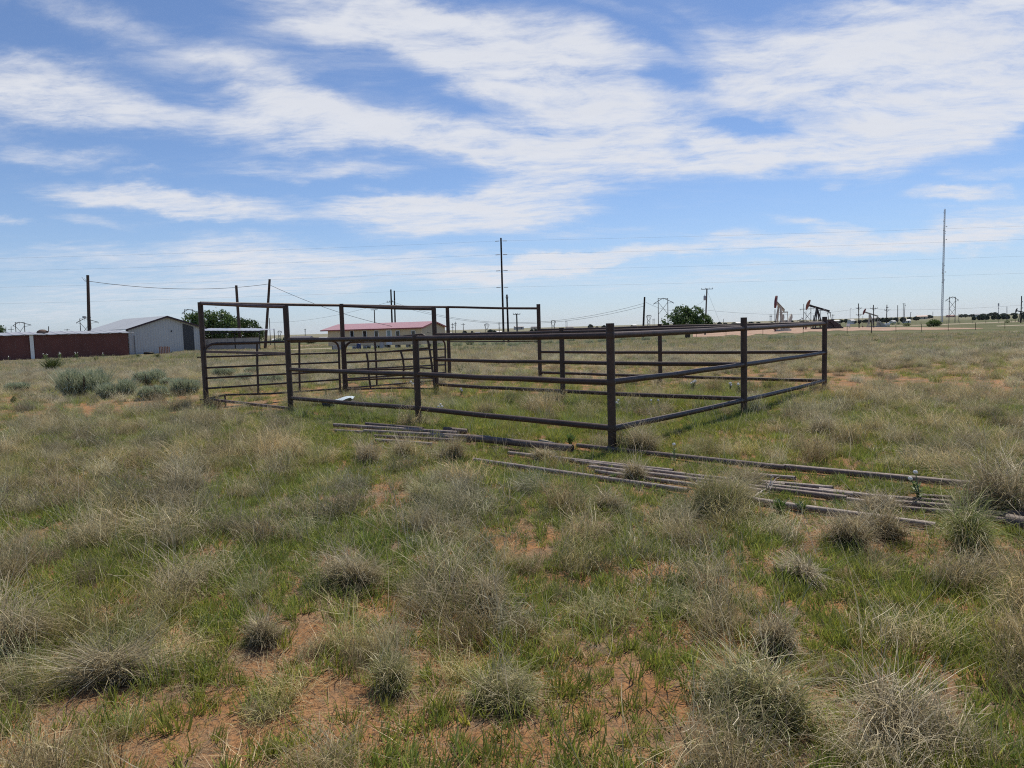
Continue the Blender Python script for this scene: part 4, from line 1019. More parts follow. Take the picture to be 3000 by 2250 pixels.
# ------------------------------------------------------------------ pumpjacks
M_PJB = mat('black_machine_paint', (.02, .02, .024), .5, .1, .2, 3); M_PJW = mat('cream_machine_paint', (.42, .40, .35), .6, 0, .1, 2, .3, 0, 40, (.36, .31, .25), thr=(.6, .75))
M_RED = mat('red_machine_paint', (.15, .03, .03), .5, 0, .2, 2); M_RUST = mat('rust_head', (.23, .10, .07), .75, 0, .25, 3, .2, 0, 40, (.13, .06, .045))
M_PJBR = mat('brown_machine_paint', (.05, .033, .033), .6, .1, .2, 2); M_LOGO = mat('lettering_white', (.7, .7, .7), .6)
def pumpjack(label, loc, rotz, s, mb_, mh, mc, angle=18, crank=-40, logo=False):
    t = thing('pumpjack', label, 'pumpjack', loc, 'pumpjacks in the oil field', rotz, s)
    B = lambda nm, mb, m, par=None: mb.build(nm, m, par or t, True)
    pz = 5.7
    B('skid', MB().box((2.9, -.55, .22), (8.4, .22, .44)).box((2.9, .55, .22), (8.4, .22, .44)).box((-1.1, 0, .22), (.22, 1.3, .4)).box((3, 0, .22), (.22, 1.3, .4)).box((7, 0, .22), (.22, 1.3, .4)), mc)
    for sx, tx in ((-.75, -.1), (1.35, .15)):
        for sy in (-1, 1): B('samson_leg', MB().beam((sx, sy*.95, .4), (tx, sy*.22, pz-.25), .24, .26, (1, 0, 0)), mb_)
    B('leg_brace', MB().beam((-.5, -.78, 1.7), (1.0, -.78, 1.7), .1, .1).beam((-.5, .78, 1.7), (1.0, .78, 1.7), .1, .1), mb_)
    B('saddle_bearing', MB().box((0, 0, pz-.05), (.5, .75, .36)), mb_)
    a = math.radians(angle); R = lambda x, z: (x*math.cos(a)+z*math.sin(a), -x*math.sin(a)+z*math.cos(a)+pz+.3)
    def beam_poly(x0, x1, z0, z1): return [R(x0, z0), R(x1, z0), R(x1, z1), R(x0, z1)]
    w = MB()
    w.prism([(p[0], -.19, p[1]) for p in beam_poly(-2.5, 3.7, .22, .27)], (0, .38, 0)); w.prism([(p[0], -.19, p[1]) for p in beam_poly(-2.5, 3.7, -.27, -.22)], (0, .38, 0))
    w.prism([(p[0], -.05, p[1]) for p in beam_poly(-2.5, 3.7, -.22, .22)], (0, .10, 0))
    for k in (-2.3, -1, 0, 1.2, 2.4, 3.6): w.prism([(p[0], -.17, p[1]) for p in beam_poly(k-.03, k+.03, -.22, .22)], (0, .34, 0))
    wb = B('walking_beam', w, mb_)
    if logo:
        for x0, x1 in ((-.62, -.28), (1.95, 2.75)):
            lb = MB(); n = 3 if x1-x0 < .5 else 7
            for k in range(n):
                xa = x0+(x1-x0)*k/n; xb = xa+(x1-x0)/n*.7
                lb.prism([(p[0], -.058, p[1]) for p in beam_poly(xa, xb, -.12, .12)], (0, .006, 0))
            B('lettering', lb, M_LOGO, wb)
    # horse head: arc with centre at the saddle, on the low-x end
    pts = []
    Rr = 3.05
    for k in range(11):
        th = math.radians(-30+k*60/10); pts.append(R(-Rr*math.cos(th), Rr*math.sin(th)*.98))
    inner = [R(-2.35, 1.45), R(-2.3, .5), R(-2.25, 0), R(-2.3, -.45), R(-2.5, -1.2)]
    B('horse_head', MB().prism([(p[0], -.22, p[1]) for p in pts+inner], (0, .44, 0)), mh)
    hx = -Rr*.99
    cl = MB()
    for sy in (-.14, .14): cl.tube((hx, sy, pz-.6), (hx, sy, 2.4), .035, n=6)
    B('bridle_cable', cl, M_DARK); B('carrier_bar', MB().box((hx, 0, 2.35), (.3, .6, .16)), M_DARK)
    B('polished_rod', MB().tube((hx, 0, 2.4), (hx, 0, .7), .05, n=8), M_DARK)
    B('wellhead', MB().tube((hx, 0, -.05), (hx, 0, .8), .16, n=10).box((hx, 0, .55), (.7, .2, .2)), M_RED)
    # tail: equaliser, pitmans, cranks with counterweights
    ex, ez = R(3.6, -.3)
    B('equalizer', MB().box((ex, 0, ez-.15), (.28, 1.9, .25)), mb_)
    gx_, gz_ = 3.75, 1.9
    c = math.radians(crank); cd = (math.cos(c), math.sin(c)); pinx, pinz = gx_-cd[0]*.15+.25, gz_+.35
    for sy in (-.85, .85):
        B('pitman_arm', MB().beam((ex, sy, ez-.2), (gx_+.12, sy, gz_-.6), .11, .13), mb_)
        cr = MB()
        f = lambda u, v: (gx_+cd[0]*u-cd[1]*v, sy*1.12-.14, gz_+cd[1]*u+cd[0]*v)
        cr.prism([f(-.75, -.28), f(.6, -.32), f(1.5, -.75), f(3.0, -.62), f(3.25, 0), f(3.0, .55), f(1.3, .62), f(-.2, .55), f(-.75, .25)], (0, .28, 0))
        B('counterweight', cr, mc)
    B('gearbox', MB().box((gx_, 0, gz_-.1), (1.5, 1.0, 1.5)).box((gx_, 0, .85), (1.8, 1.2, .9)), mc)
    B('motor', MB().tube((6.2, -.35, .95), (6.2, .5, .95), .34, n=12).box((6.2, 0, .55), (.9, .8, .25)), mc)
    B('belt_guard', MB().prism([(4.2, .62, 2.2), (4.6, .62, 2.35), (6.6, .62, 1.2), (6.5, .62, .7), (6.1, .62, .6), (4.2, .62, 1.6)], (0, .16, 0)), mc)
    B('ladder', MB().beam((-.95, -1.02, .5), (-.2, -.36, pz-.5), .05, .06).beam((-1.2, -1.0, .5), (-.42, -.34, pz-.5), .05, .06), mb_)
    return t
q = gx(2393, 200); pumpjack('black pumpjack with a rust brown horse head seen from the side', q, -.03, 1.0, M_PJB, M_RUST, M_PJBR, 18, -36, True)
q = gx(2283, 166); pumpjack('cream pumpjack with a dark red head seen nearly end on', q, math.radians(52), 1.0, M_PJW, M_RED, M_PJW, 18, 35)
q = gx(2548.5, 215); pumpjack('small cream pumpjack with a red head behind the crossarm pole', q, -.12, .68, M_PJW, M_RED, M_PJW, 20, -38)
q = gx(2990, 330); pumpjack('dark pumpjack cut off by the right edge of the picture', q, -.1, .78, M_PJB, M_PJB, M_PJBR, 14, -38)
q = gx(2344, 640); pumpjack('tiny far pumpjack on the horizon left of the black pumpjack', q, math.radians(175), .8, M_PJBR, M_RUST, M_PJBR, 24, -38)

# small field equipment
def tank(px, py, y, r, h, label, m=M_WHITE):
    q = gx(px, y); t = thing('tank', label, 'tank', q)
    MB().lathe(q, [(0, 0), (r, 0), (r, h*.85), (r*.9, h*.93), (r*.5, h), (0, h*1.01)], 14).build('shell', m, t)
    MB().tube(q+V3((0, -r, h*.2)), q+V3((0, -r-.25, h*.2)), .06, n=8).build('valve', M_DARK, t)
tank(2594.5, 955, 214, .32, 1.15, 'left of two small white topped tanks by the crossarm pole'); tank(2603, 954, 216, .36, 1.2, 'right of two small white topped tanks by the crossarm pole')
q = gx(2485, 208); t = thing('meter_house', 'small white cabinet on legs right of the black pumpjack', 'cabinet', q)
MB().box(q+V3((0, 0, .85)), (.75, .5, .8)).build('cabinet', M_WHITE, t); 
for dx in (-.3, .3): MB().beam(q+V3((dx, 0, 0)), q+V3((dx, 0, .47)), .08, .08).build('leg', M_DARK, t)
q = gx(2490.5, 207); tt = pt(2490.8, 904, 207); t = thing('thin_light_pole', 'hair thin pole with a short arm beside the white cabinet', 'pole', q)
MB().tube(q, tt, .05, n=6).build('shaft', M_STEELG, t); MB().tube(tt, tt+V3((.5, 0, 0)), .04, n=6).build('arm', M_STEELG, t)

# wire fence along the far side of the pasture
def field_fence():
    posts = [(2353, 980), (2418, 979), (2482, 978), (2553, 979.5), (2625, 974), (2699, 972), (2778, 969.5), (2858, 966.5), (2944, 962.5), (3040, 958)]
    pl = [(2040, 988), (2127, 985.5), (2235, 983.5)]
    posts = pl + posts; tops = []
    q0 = G(*posts[5])
    t = thing('wire_fence', 'long wire fence of thin dark posts along the far edge of the dry field', 'fence', q0)
    for i, (px, py) in enumerate(posts):
        q = G(px, py); h = 1.15 if px != 2553 else 2.0; dx = random.uniform(-.05, .05)
        MB().tube(q-V3((0, 0, .2)), q+V3((dx, 0, h)), .035 if h < 1.5 else .06, n=7).build('post', M_POLED, t); tops.append(q)
    for hh in (.4, .75, 1.08):
        MB().path([p+V3((0, -.05, hh)) for p in tops], .006, 4).build('strand', M_WIRE, t)
field_fence()
def far_fence(rows, label, h=1.1):
    qs = [G(*r) for r in rows]; t = thing('wire_fence', label, 'fence', qs[0])
    for q in qs: MB().tube(q-V3((0, 0, .2)), q+V3((0, 0, h)), .07, n=6).build('post', M_POLED, t)
    for hh in (.5, 1.0): MB().path([p+V3((0, -.05, hh)) for p in qs], .008, 4).build('strand', M_WIRE, t)
far_fence([(2660+38*i, 953-1.05*i) for i in range(10)], 'second wire fence beside the pale track at the right')
far_fence([(790+24*i, 1003-.6*i) for i in range(8)], 'short wire fence between the leaning pole and the tan house')

# far buildings
def far_house(px, y, w, h, d, wall, roof, label, rz=.2, group='far buildings on the plain'):
    q = gx(px, y); t = thing('far_building', label, 'building', q, group, rz)
    mw = mat('far_wall_%d' % (int(wall[0]*100)), wall, .7); mr = mat('far_roof_%d' % (int(roof[0]*100)), roof, .5)
    MB().box((0, 0, h/2), (w, d, h)).build('wall', mw, t, True)
    MB().prism([(-w/2-.3, -d/2-.3, h), (-w/2-.3, d/2+.3, h), (-w/2-.3, 0, h+d*.22)], (w+.6, 0, 0)).build('roof', mr, t, True)
    MB().box((w*.2, -d/2-.02, h*.42), (w*.12, .06, h*.8)).build('door', M_DARK, t, True)
    for k in (-.3, -.05): MB().box((w*k, -d/2-.02, h*.6), (w*.1, .06, h*.3)).build('window', M_GLASS, t, True)
Wt = (.62, .62, .60); Tn = (.42, .36, .28); Gy = (.3, .3, .31); Rb = (.36, .2, .15)
for a in ((808, 330, 5, 1.6, 4, Wt, Wt, 'small bright white shed just right of the leaning brown pole'),
          (852, 420, 9, 2.2, 5, Tn, Gy, 'pale far shed behind the second tall corral post'),
          (884, 260, 15, 2.0, 5, (.1, .09, .09), (.15, .14, .14), 'dark low building left of the round bush by the tan house'),
          (948, 300, 7, 1.6, 4, Wt, Wt, 'white roofed shed peeping out at the left end of the tan house'),
          (1400, 520, 8, 1.8, 5, Wt, Gy, 'small white far house left of the portal pylon'),
          (1462, 560, 9, 2.0, 5, Wt, Wt, 'small white far house below the double crossarm pole'),
          (1318, 430, 5, 2.2, 4, Wt, Wt, 'white far shed beside the right end of the tan house'),
          (1520, 1700, 44, 8, 16, Gy, Gy, 'grey low building on the far ridge above the T pole'),
          (1669, 900, 18, 4.5, 10, (.2, .19, .18), (.14, .13, .13), 'dark squat building on the far ridge behind the divider post'),
          (1565, 1500, 26, 6, 14, Tn, Gy, 'tan low building on the far ridge left of the corner post'),
          (1858, 1300, 14, 4, 10, Tn, Wt, 'pale far house right of the dark leaning pole'),
          (2494, 560, 9, 3.2, 7, Wt, Wt, 'white far house right of the black pumpjack'),
          (2615, 480, 7, 1.7, 5, Wt, Wt, 'white roofed shed in front of the pale green tree clump'),
          (2655, 520, 11, 2.0, 6, Wt, Wt, 'long white far shed right of the thin pole pair'),
          (2700, 1100, 30, 5, 12, Tn, Rb, 'reddish low building on the far ridge left of the mast'),
          (2785, 1500, 40, 4, 12, Rb, Rb, 'brick red low building on the far ridge behind the mast'),
          (2862, 1300, 26, 5, 12, Wt, Gy, 'white far house on the ridge above the left cedars'),
          (2452, 700, 12, 3, 7, Tn, Wt, 'pale far house on the plain right of the black counterweight'),
          (2165, 900, 15, 4, 8, Wt, Wt, 'pale far house right of the round tree'),
          (2310, 420, 8, 2.2, 5, Wt, Wt, 'white far shed right of the cream pumpjack'),
          (2560, 900, 20, 5, 9, Tn, Gy, 'grey roofed far house behind the white pumpjack')):
    far_house(a[0], a[1], a[2]*(.42 if a[1] < 600 and a[0] > 1300 else .5), a[3]*.85, a[4]*.6, a[5], a[6], a[7], random.uniform(-.4, .4))
# ------------------------------------------------------------------ plants that stand alone
RNG = np.random.default_rng(11)
DRY = [(.44, .37, .21), (.50, .425, .255), (.33, .27, .155), (.24, .19, .115), (.40, .35, .235), (.60, .52, .34), (.37, .32, .205)]
DRYG = [(.35, .33, .14), (.39, .355, .175), (.27, .285, .11), (.42, .365, .20), (.50, .43, .26)]
GREEN = [(.20, .25, .045), (.25, .295, .06), (.155, .21, .04), (.31, .335, .09), (.21, .24, .07)]
DUSTY = [(.20, .24, .12), (.235, .27, .155), (.16, .205, .105), (.27, .28, .17)]
SAGE = [(.33, .38, .245), (.38, .43, .285), (.27, .32, .20), (.44, .47, .32), (.31, .35, .24)]
TREE = [(.075, .13, .035), (.10, .16, .042), (.06, .105, .03), (.13, .19, .055), (.085, .14, .042)]
CEDAR = [(.025, .05, .022), (.03, .06, .026), (.02, .042, .02)]

def leaf_cloud(rng, n, lobes, size, cols, gap=.38, gs=1.1, shell=.45, flat=0.0):
    """leaf sized faces through the volume of several lobes; lobes = (centre, radii)"""
    lobes = [(np.array(c, float), np.array(r, float)) for c, r in lobes]
    w = np.array([np.prod(r)**(2/3) for c, r in lobes]); w /= w.sum()
    k = rng.choice(len(lobes), n*2, p=w)
    d = rng.normal(size=(n*2, 3)); d /= np.linalg.norm(d, axis=1)[:, None]
    rad = (shell + (1-shell)*rng.random(n*2)**.6)*(1+.10*rng.normal(size=n*2))
    C = np.array([l[0] for l in lobes])[k]; R = np.array([l[1] for l in lobes])[k]
    p = C + d*R*rad[:, None]
    g = vnoise(p[:, 0]*gs+p[:, 2]*gs*.8, p[:, 1]*gs-p[:, 2]*gs*.6, 3)*.6 + vnoise(p[:, 0]*gs*2.3-p[:, 2]*gs*1.9, p[:, 1]*gs*2.1+p[:, 2]*gs*1.5, 9)*.4
    p = p[g > gap][:n]; m = len(p)
    a = rng.normal(size=(m, 3)); a /= np.linalg.norm(a, axis=1)[:, None]
    b = rng.normal(size=(m, 3)); b -= a*(a*b).sum(1)[:, None]; b /= np.linalg.norm(b, axis=1)[:, None]
    s = size*(.6+.8*rng.random((m, 1)))
    V = np.stack([p-a*s, p+b*s*.5, p+a*s, p-b*s*.5], 1).reshape(-1, 3)
    F = np.arange(m*4).reshape(-1, 4)
    cols = np.array(cols); c = cols[rng.integers(0, len(cols), m)]*(.8+.4*rng.random((m, 1)))
    return V, F, np.repeat(c, 4, 0)
def np_obj(name, VFC, m, parent=None, loc=(0, 0, 0)):
    o = bpy.data.objects.new(name, np_mesh(name, *VFC, m)); link(o, parent); o.location = loc; OFF[o.name] = Vector(loc); return o
M_BARK = mat('bark', (.09, .07, .055), .95, 0, .3, 4, .1, .5, 20)
def tree(name, label, loc, lobes, n, size, cols, trunk, cat='tree', group=None, gap=.38, gs=1.1, limbs=True):
    t = thing(name, label, cat, loc, group)
    mb = MB()
    r0 = trunk[0]; h = trunk[1]
    mb.path([(0, 0, -.2), (.05, 0, h*.5), (0, .05, h)], [r0*1.15, r0, r0*.85], 8)
    if limbs:
        for c, r in lobes:
            c = V3(c); a = V3((0, 0, h*.9)); md = a.lerp(c, .5)+V3((0, 0, -.1*c.length))
            mb.path([a, md, c], [r0*.6, r0*.35, r0*.14], 6)
            for k in range(4):
                e = c + V3((random.uniform(-1, 1)*r[0], random.uniform(-1, 1)*r[1], random.uniform(-.3, .9)*r[2]))*.8
                mb.path([md.lerp(c, .5), (md+e)/2, e], [r0*.22, r0*.14, r0*.05], 5)
    mb.build('trunk', M_BARK, t, True)
    np_obj('crown', leaf_cloud(RNG, n, lobes, size, cols, gap, gs), ML_PLANT, t)
    return t
q = gx(2014, 110)
tree('round_tree', 'round bushy green tree with a short thick trunk beyond the corral', q,
     [((-2.1, 0, 2.5), (1.9, 1.9, 1.25)), ((-.7, .2, 3.7), (1.5, 1.6, 1.35)), ((.9, -.2, 3.6), (1.6, 1.6, 1.3)), ((2.3, 0, 2.5), (1.8, 1.8, 1.2)), ((0, -.3, 2.5), (2.6, 2.2, 1.2)), ((3.1, .3, 2.0), (1.1, 1.2, .9)), ((-3.0, 0, 2.0), (1.0, 1.2, .8))],
     8000, .16, TREE, (.38, 1.5), gap=.49)
q = gx(640, 104)
tree('elm_tree', 'large dark green tree behind the open shed and the barn', q,
     [((-3.6, 0, 3.5), (1.7, 2, 1.7)), ((-1.8, 0, 4.1), (1.7, 2, 1.6)), ((.2, .3, 4.0), (1.8, 2, 1.7)), ((1.9, 0, 3.4), (1.6, 2, 1.5)), ((-2.4, 0, 2.4), (2.6, 2, 1.3)), ((1, 0, 2.3), (2.6, 2, 1.3))],
     9500, .17, TREE, (.35, 1.8), gap=.49)
q = gx(722, 107)
tree('elm_tree', 'smaller lighter green tree at the right end of the open shed', q,
     [((-1.3, 0, 3.3), (1.5, 1.6, 1.4)), ((.6, 0, 2.9), (1.6, 1.6, 1.4)), ((1.7, 0, 2.0), (1.2, 1.4, 1.1)), ((-.4, 0, 1.8), (1.8, 1.6, 1.0))], 7000, .14, [(.06, .10, .028), (.08, .125, .035), (.05, .085, .025)], (.22, 1.3), gap=.42)
q = gx(-6, 90)
tree('elm_tree', 'green tree just showing at the left edge above the maroon shed', q, [((-.6, 0, 3.4), (1.4, 1.5, 1.0)), ((-.4, 0, 2.4), (1.6, 1.5, 1.1))], 3500, .14, [(.09, .14, .04), (.07, .115, .035)], (.2, 1.4))
def bush(label, px, py, wpx, hpx, cols, n=1500, size=None, y=None, name='bush', group=None, gap=.36):
    q = G(px, py) if y is None else gx(px, y); s = q.y/FPX; w = wpx*s/2; h = hpx*s
    lobes = [((0, 0, h*.5), (w*.7, w*.7, h*.5)), ((-w*.5, 0, h*.36), (w*.5, w*.5, h*.36)), ((w*.5, 0, h*.38), (w*.5, w*.5, h*.38))]
    return tree(name, label, q, lobes, n, size or h*.07, cols, (w*.05, h*.35), 'bush', group, gap, 3.0/max(w, .3))
BR = [(.11, .165, .035), (.085, .135, .03), (.14, .19, .045)]
bush('bright green rounded bush left of the foot of the tall mast', 2735, 957, 44, 21, BR, 2600)
bush('low light green bush left of the bright rounded bush', 2656, 956, 24, 11, BR, 900)
bush('light green round bush behind the fence at the left end of the tan house', 912, 1000, 34, 16, [(.06, .10, .035), (.05, .085, .03)], 1500, y=200)
bush('small dark green bush above the lane beside the second tall post', 815, 1000, 32, 14, [(.05, .09, .035), (.06, .1, .04)], 1200, y=300)
bush('green bush beside the far crossarm poles right of the tan house', 1331, 975, 22, 8, [(.05, .085, .035), (.04, .07, .03)], 900, y=420)
bush('dark grey green shrub beside the two white tanks', 2615, 947, 15, 8, DUSTY, 500, y=330)
bush('small grey green shrub under the bare thin pole', 2632, 943, 13, 8, DUSTY, 500, y=360)
bush('yellow green low bush in front of the grey sage at the left edge', 96, 1178, 38, 25, [(.11, .15, .025), (.085, .12, .025)], 900)
bush('tiny yellow green bush left of the yellow green low bush', 42, 1181, 22, 20, [(.11, .15, .03), (.085, .12, .03)], 500)
bush('pale green small bush on the right pasture behind the track', 2951, 947, 16, 9, BR, 500)
# sage
def sage(label, px, py, wpx, hpx, y=None, group='sage bushes', n=1100):
    q = G(px, py) if y is None else gx(px, y); s = q.y/FPX; w = wpx*s/2*1.25; h = hpx*s*1.25
    t = thing('sagebrush', label, 'sage bush', q, group)
    parts = []; k = max(2, int(w/.32))
    for i in range(k):
        cx = (RNG.random()-.5)*1.5*w if k > 2 else (i-.5)*w*.7; cy = (RNG.random()-.5)*w; hh = h*(1-.45*(abs(cx)/w)**2)*(.85+.25*RNG.random())
        v, f, c = blades(RNG, n//k, .14*w+.06, (hh*.55, hh*1.08), (.010, .022), (0, .7), (0, .9), SAGE, 3, 1.2, fillr=.6)
        v[:, 0] += cx; v[:, 1] += cy; parts.append((v, f, c))
        v, f, c = blades(RNG, n//k, .30*w+.1, (hh*.12, hh*.28), (.010, .02), (0, 1.0), (0, 1.0), SAGE, 2, 1.2, fillr=.5)
        d = np.hypot(v[:, 0], v[:, 1])/(.30*w+.1); v[:, 2] += np.clip(hh*.8*(1-.6*d**2), 0, None); v[:, 0] += cx; v[:, 1] += cy; parts.append((v, f, c))
    np_obj('foliage', merge(parts), ML_PLANT, t)
    mb = MB()
    for i in range(7):
        a = random.random()*6.28; mb.path([(0, 0, -.05), (math.cos(a)*w*.3, math.sin(a)*w*.3, h*.3), (math.cos(a)*w*.55, math.sin(a)*w*.55, h*.7)], [.022, .016, .007], 5)
    mb.build('stems', M_BARK, t, True)
for a in (('widest grey green sage bush at the left', 247, 1164, 140, 74), ('sage bush touching the right side of the widest one', 345, 1167, 78, 48), ('tall sage bush behind and right of the widest one', 430, 1130, 100, 42),
          ('low sage bush in front of the tall rear one', 458, 1168, 76, 40), ('sage bush standing nearest the tall left corner post', 542, 1156, 60, 45), ('small sage tuft between the tall rear bush and the corner post', 495, 1134, 48, 22),
          ('small pale sage bush at the far left edge', 50, 1150, 62, 25), ('round sage bush seen through the first gate', 656, 1106, 52, 28), ('small pale sage bush in front of the round one seen through the first gate', 640, 1131, 38, 20),
          ('sage bush right of the round one behind the first gate', 737, 1098, 30, 20), ('grey sage bush behind the upright of the first gate', 712, 1118, 46, 22), ('spreading sage bush behind the second tall post', 795, 1124, 62, 28)):
    sage(*a)
for i, px in enumerate((1225, 1270, 1290, 1340, 1378, 1405, 1432, 1470, 1508, 1535, 1572, 1600, 1640, 1672, 1720, 1762, 1800, 1838, 1900, 1935, 2275, 2300)):
    sage('grey green sage bush in the loose row beyond the back fence', px + random.uniform(-8, 8), 1018-.028*(px-1225)*.9 + random.uniform(-5, 8), random.uniform(26, 46), random.uniform(11, 18), None, 'sage bushes in the row beyond the back fence', 420)
# yucca
def yucca(label, px, py, wpx, hpx, cols, n=90, y=None):
    q = G(px, py) if y is None else gx(px, y); s = q.y/FPX; w = wpx*s/2; L = max(w, hpx*s)
    t = thing('yucca', label, 'yucca', q, 'yuccas')
    np_obj('leaves', blades(RNG, n, L*.10, (L*.7, L*1.05), (L*.035, L*.06), (0, 1.35), (.1, 1.5), cols, 3, 1.2), ML_PLANT, t)
    mb = MB(); mb.lathe((0, 0, -.05), [(L*.10, 0), (L*.11, L*.1), (L*.05, L*.2), (0, L*.22)], 8); mb.build('crown_base', M_BARK, t, True)
YC = [(.16, .18, .09), (.22, .23, .13), (.12, .14, .07), (.28, .26, .17)]; YD = [(.075, .10, .03), (.10, .125, .04), (.055, .08, .025)]
for a in (('dark green wide yucca in front of the maroon shed', 153, 1084, 84, 30, YD, 260), ('spiky pale yucca between the two back rails behind the tall posts', 1352, 1095, 56, 34, YC, 90), ('yellowish yucca above the pale spiky one', 1349, 1033, 26, 17, [(.26, .22, .08), (.2, .18, .07)], 80),
          ('pale yucca seen just left of the near corner post', 1667, 1052, 30, 18, YC, 70), ('pale yucca seen through the rails under the round tree', 2060, 1027, 26, 14, YC, 70), ('yellow green yucca left of the far right corner post', 2340, 1022, 24, 20, [(.17, .18, .07), (.13, .15, .06)], 80),
          ('dark green yucca tuft near the fence on the right pasture', 2566, 1003, 20, 16, YD, 80), ('pale yucca below the dark tuft on the right pasture', 2568, 1034, 24, 18, YC, 70), ('small yellow green yucca by the cream pumpjack foot', 2298, 1003, 18, 12, [(.16, .17, .06), (.12, .14, .05)], 60),
          ('dark green yucca low by the fence at the right', 2778, 990, 24, 8, YD, 60), ('dark yucca at the foot of the pale barn', 404, 1049, 32, 16, YD, 120), ('rounded dark yucca in front of the black tyre', 460, 1050, 36, 14, YD, 140), ('small yucca tuft in front of the maroon shed right half', 283, 1060, 32, 12, YD, 110)):
    yucca(*a)
# white flowered weeds
M_PETAL = mat('white_petals', (.80, .80, .77), .7, 0, .05, 10)
def weed(label, px, py, hpx, heads, y=None, group='white flowered weeds'):
    q = G(px, py) if y is None else gx(px, y); s = q.y/FPX; h = hpx*s
    t = thing('flowering_weed', label, 'weed', q, group)
    vs = []
    parts = []
    st = MB(); hd = []
    for k in range(heads):
        a = random.random()*6.28; rr = (0 if heads == 1 else .33*h*random.uniform(.4, 1)); e = V3((math.cos(a)*rr, math.sin(a)*rr, h*(1 if k == 0 else random.uniform(.72, .98))))
        st.path([(0, 0, -.02), (e.x*.4, e.y*.4, h*.45), e], [.007, .006, .004], 5); hd.append(e)
        v, f, c = blades(RNG, 26, .01, (h*.16, h*.32), (h*.05, h*.085), (.5, 1.2), (1.0, 1.8), [(.16, .23, .08), (.20, .27, .11), (.13, .19, .07)], 3, 1.2)
        fz = RNG.random(26)*.85; zz = np.repeat(fz, 8); v[:, 0] += e.x*zz; v[:, 1] += e.y*zz; v[:, 2] += h*.85*zz; parts.append((v, f, c))
    st.build('stem', mat('weed_stem', (.16, .21, .13), .8), t, True)
    np_obj('foliage', merge(parts), ML_PLANT, t)
    for e in hd:
        r = min(max(.021, 4.2*s), .045); mb = MB()
        for i in range(9):      # ruffled ball of petals
            a = i*2.4; zz = 1-2*(i+.5)/9; rr = math.sqrt(1-zz*zz); d = V3((rr*math.cos(a), rr*math.sin(a), zz*.8))
            u = d.cross(V3((.3, .5, .8))).normalized(); w_ = d.cross(u); c = e+d*r*.55
            mb.add([c-u*r*.6, c-w_*r*.6+d*r*.2, c+u*r*.6, c+w_*r*.6+d*r*.25, c+d*r*.35], [(0, 1, 4), (1, 2, 4), (2, 3, 4), (3, 0, 4)])
        mb.build('flower_head', M_PETAL, t, True)
for a in (('tall weed with one round white flower right of the near corner post', 1975, 1352, 52, 1), ('weed with two white flower heads above the right pipe bundle', 2695, 1478, 100, 2), ('weed with two white flowers just right of the near corner post inside the corral', 1812, 1208, 36, 2),
          ('single white flowered weed inside the corral beside the dry tussock', 1908, 1200, 28, 1), ('white flower head standing above the dry tussock inside the corral', 1929, 1198, 26, 1), ('weed cluster with five white flowers at the foot of the back fence', 2030, 1150, 36, 5),
          ('weed with three white flowers left of the second front post on the right', 2140, 1152, 30, 3), ('white flowered weed close to the second front post on the right', 2168, 1158, 34, 2), ('pale leafy weed with white flowers behind the middle front post', 1208, 1142, 24, 3),
          ('weed with four white flowers below the lowest front rail left part', 1290, 1225, 40, 4), ('small white flowered weed in front of the divider gate', 1350, 1163, 24, 2),
          ('white flowered weeds at the foot of the maroon shed near the pole', 134, 1056, 20, 5), ('white flowered clump left of the middle of the maroon shed', 175, 1054, 22, 5), ('white flowered clump at the foot of the maroon shed right of the thick pole', 224, 1052, 20, 4), ('white flowered weed near the right end of the maroon shed', 305, 1050, 16, 2), ('tiny white flowered weed at the left edge of the maroon shed', 24, 1056, 12, 2)):
    weed(*a)
def broad(label, px, py, hpx):
    q = G(px, py); s = q.y/FPX; h = hpx*s; t = thing('broadleaf_weed', label, 'weed', q, 'green broadleaf weeds')
    parts = []
    for k in range(5):
        v, f, c = blades(RNG, 14, .02, (h*.35, h*.6), (h*.07, h*.12), (.2, .9), (.5, 1.6), [(.13, .21, .05), (.10, .17, .045), (.16, .24, .07)], 3, 1.3)
        v[:, 2] += h*.1*k; parts.append((v, f, c))
    np_obj('leaves', merge(parts), ML_PLANT, t)
    MB().path([(0, 0, -.02), (.01, 0, h*.4), (0, .01, h*.75)], [.006, .005, .003], 5).build('stem', mat('weed_stem', (.16, .21, .13), .8), t, True)
for a in (('bright leafy weed right of the dead branch, growing over the front pipe', 2283, 1500, 52), ('bright leafy weed second to the right of the dead branch', 2348, 1500, 44), ('bright low weed beside the straw tussock over the middle pipes', 1798, 1405, 26), ('upright layered leafy weed left of the near corner post', 1672, 1302, 42)):
    broad(*a)
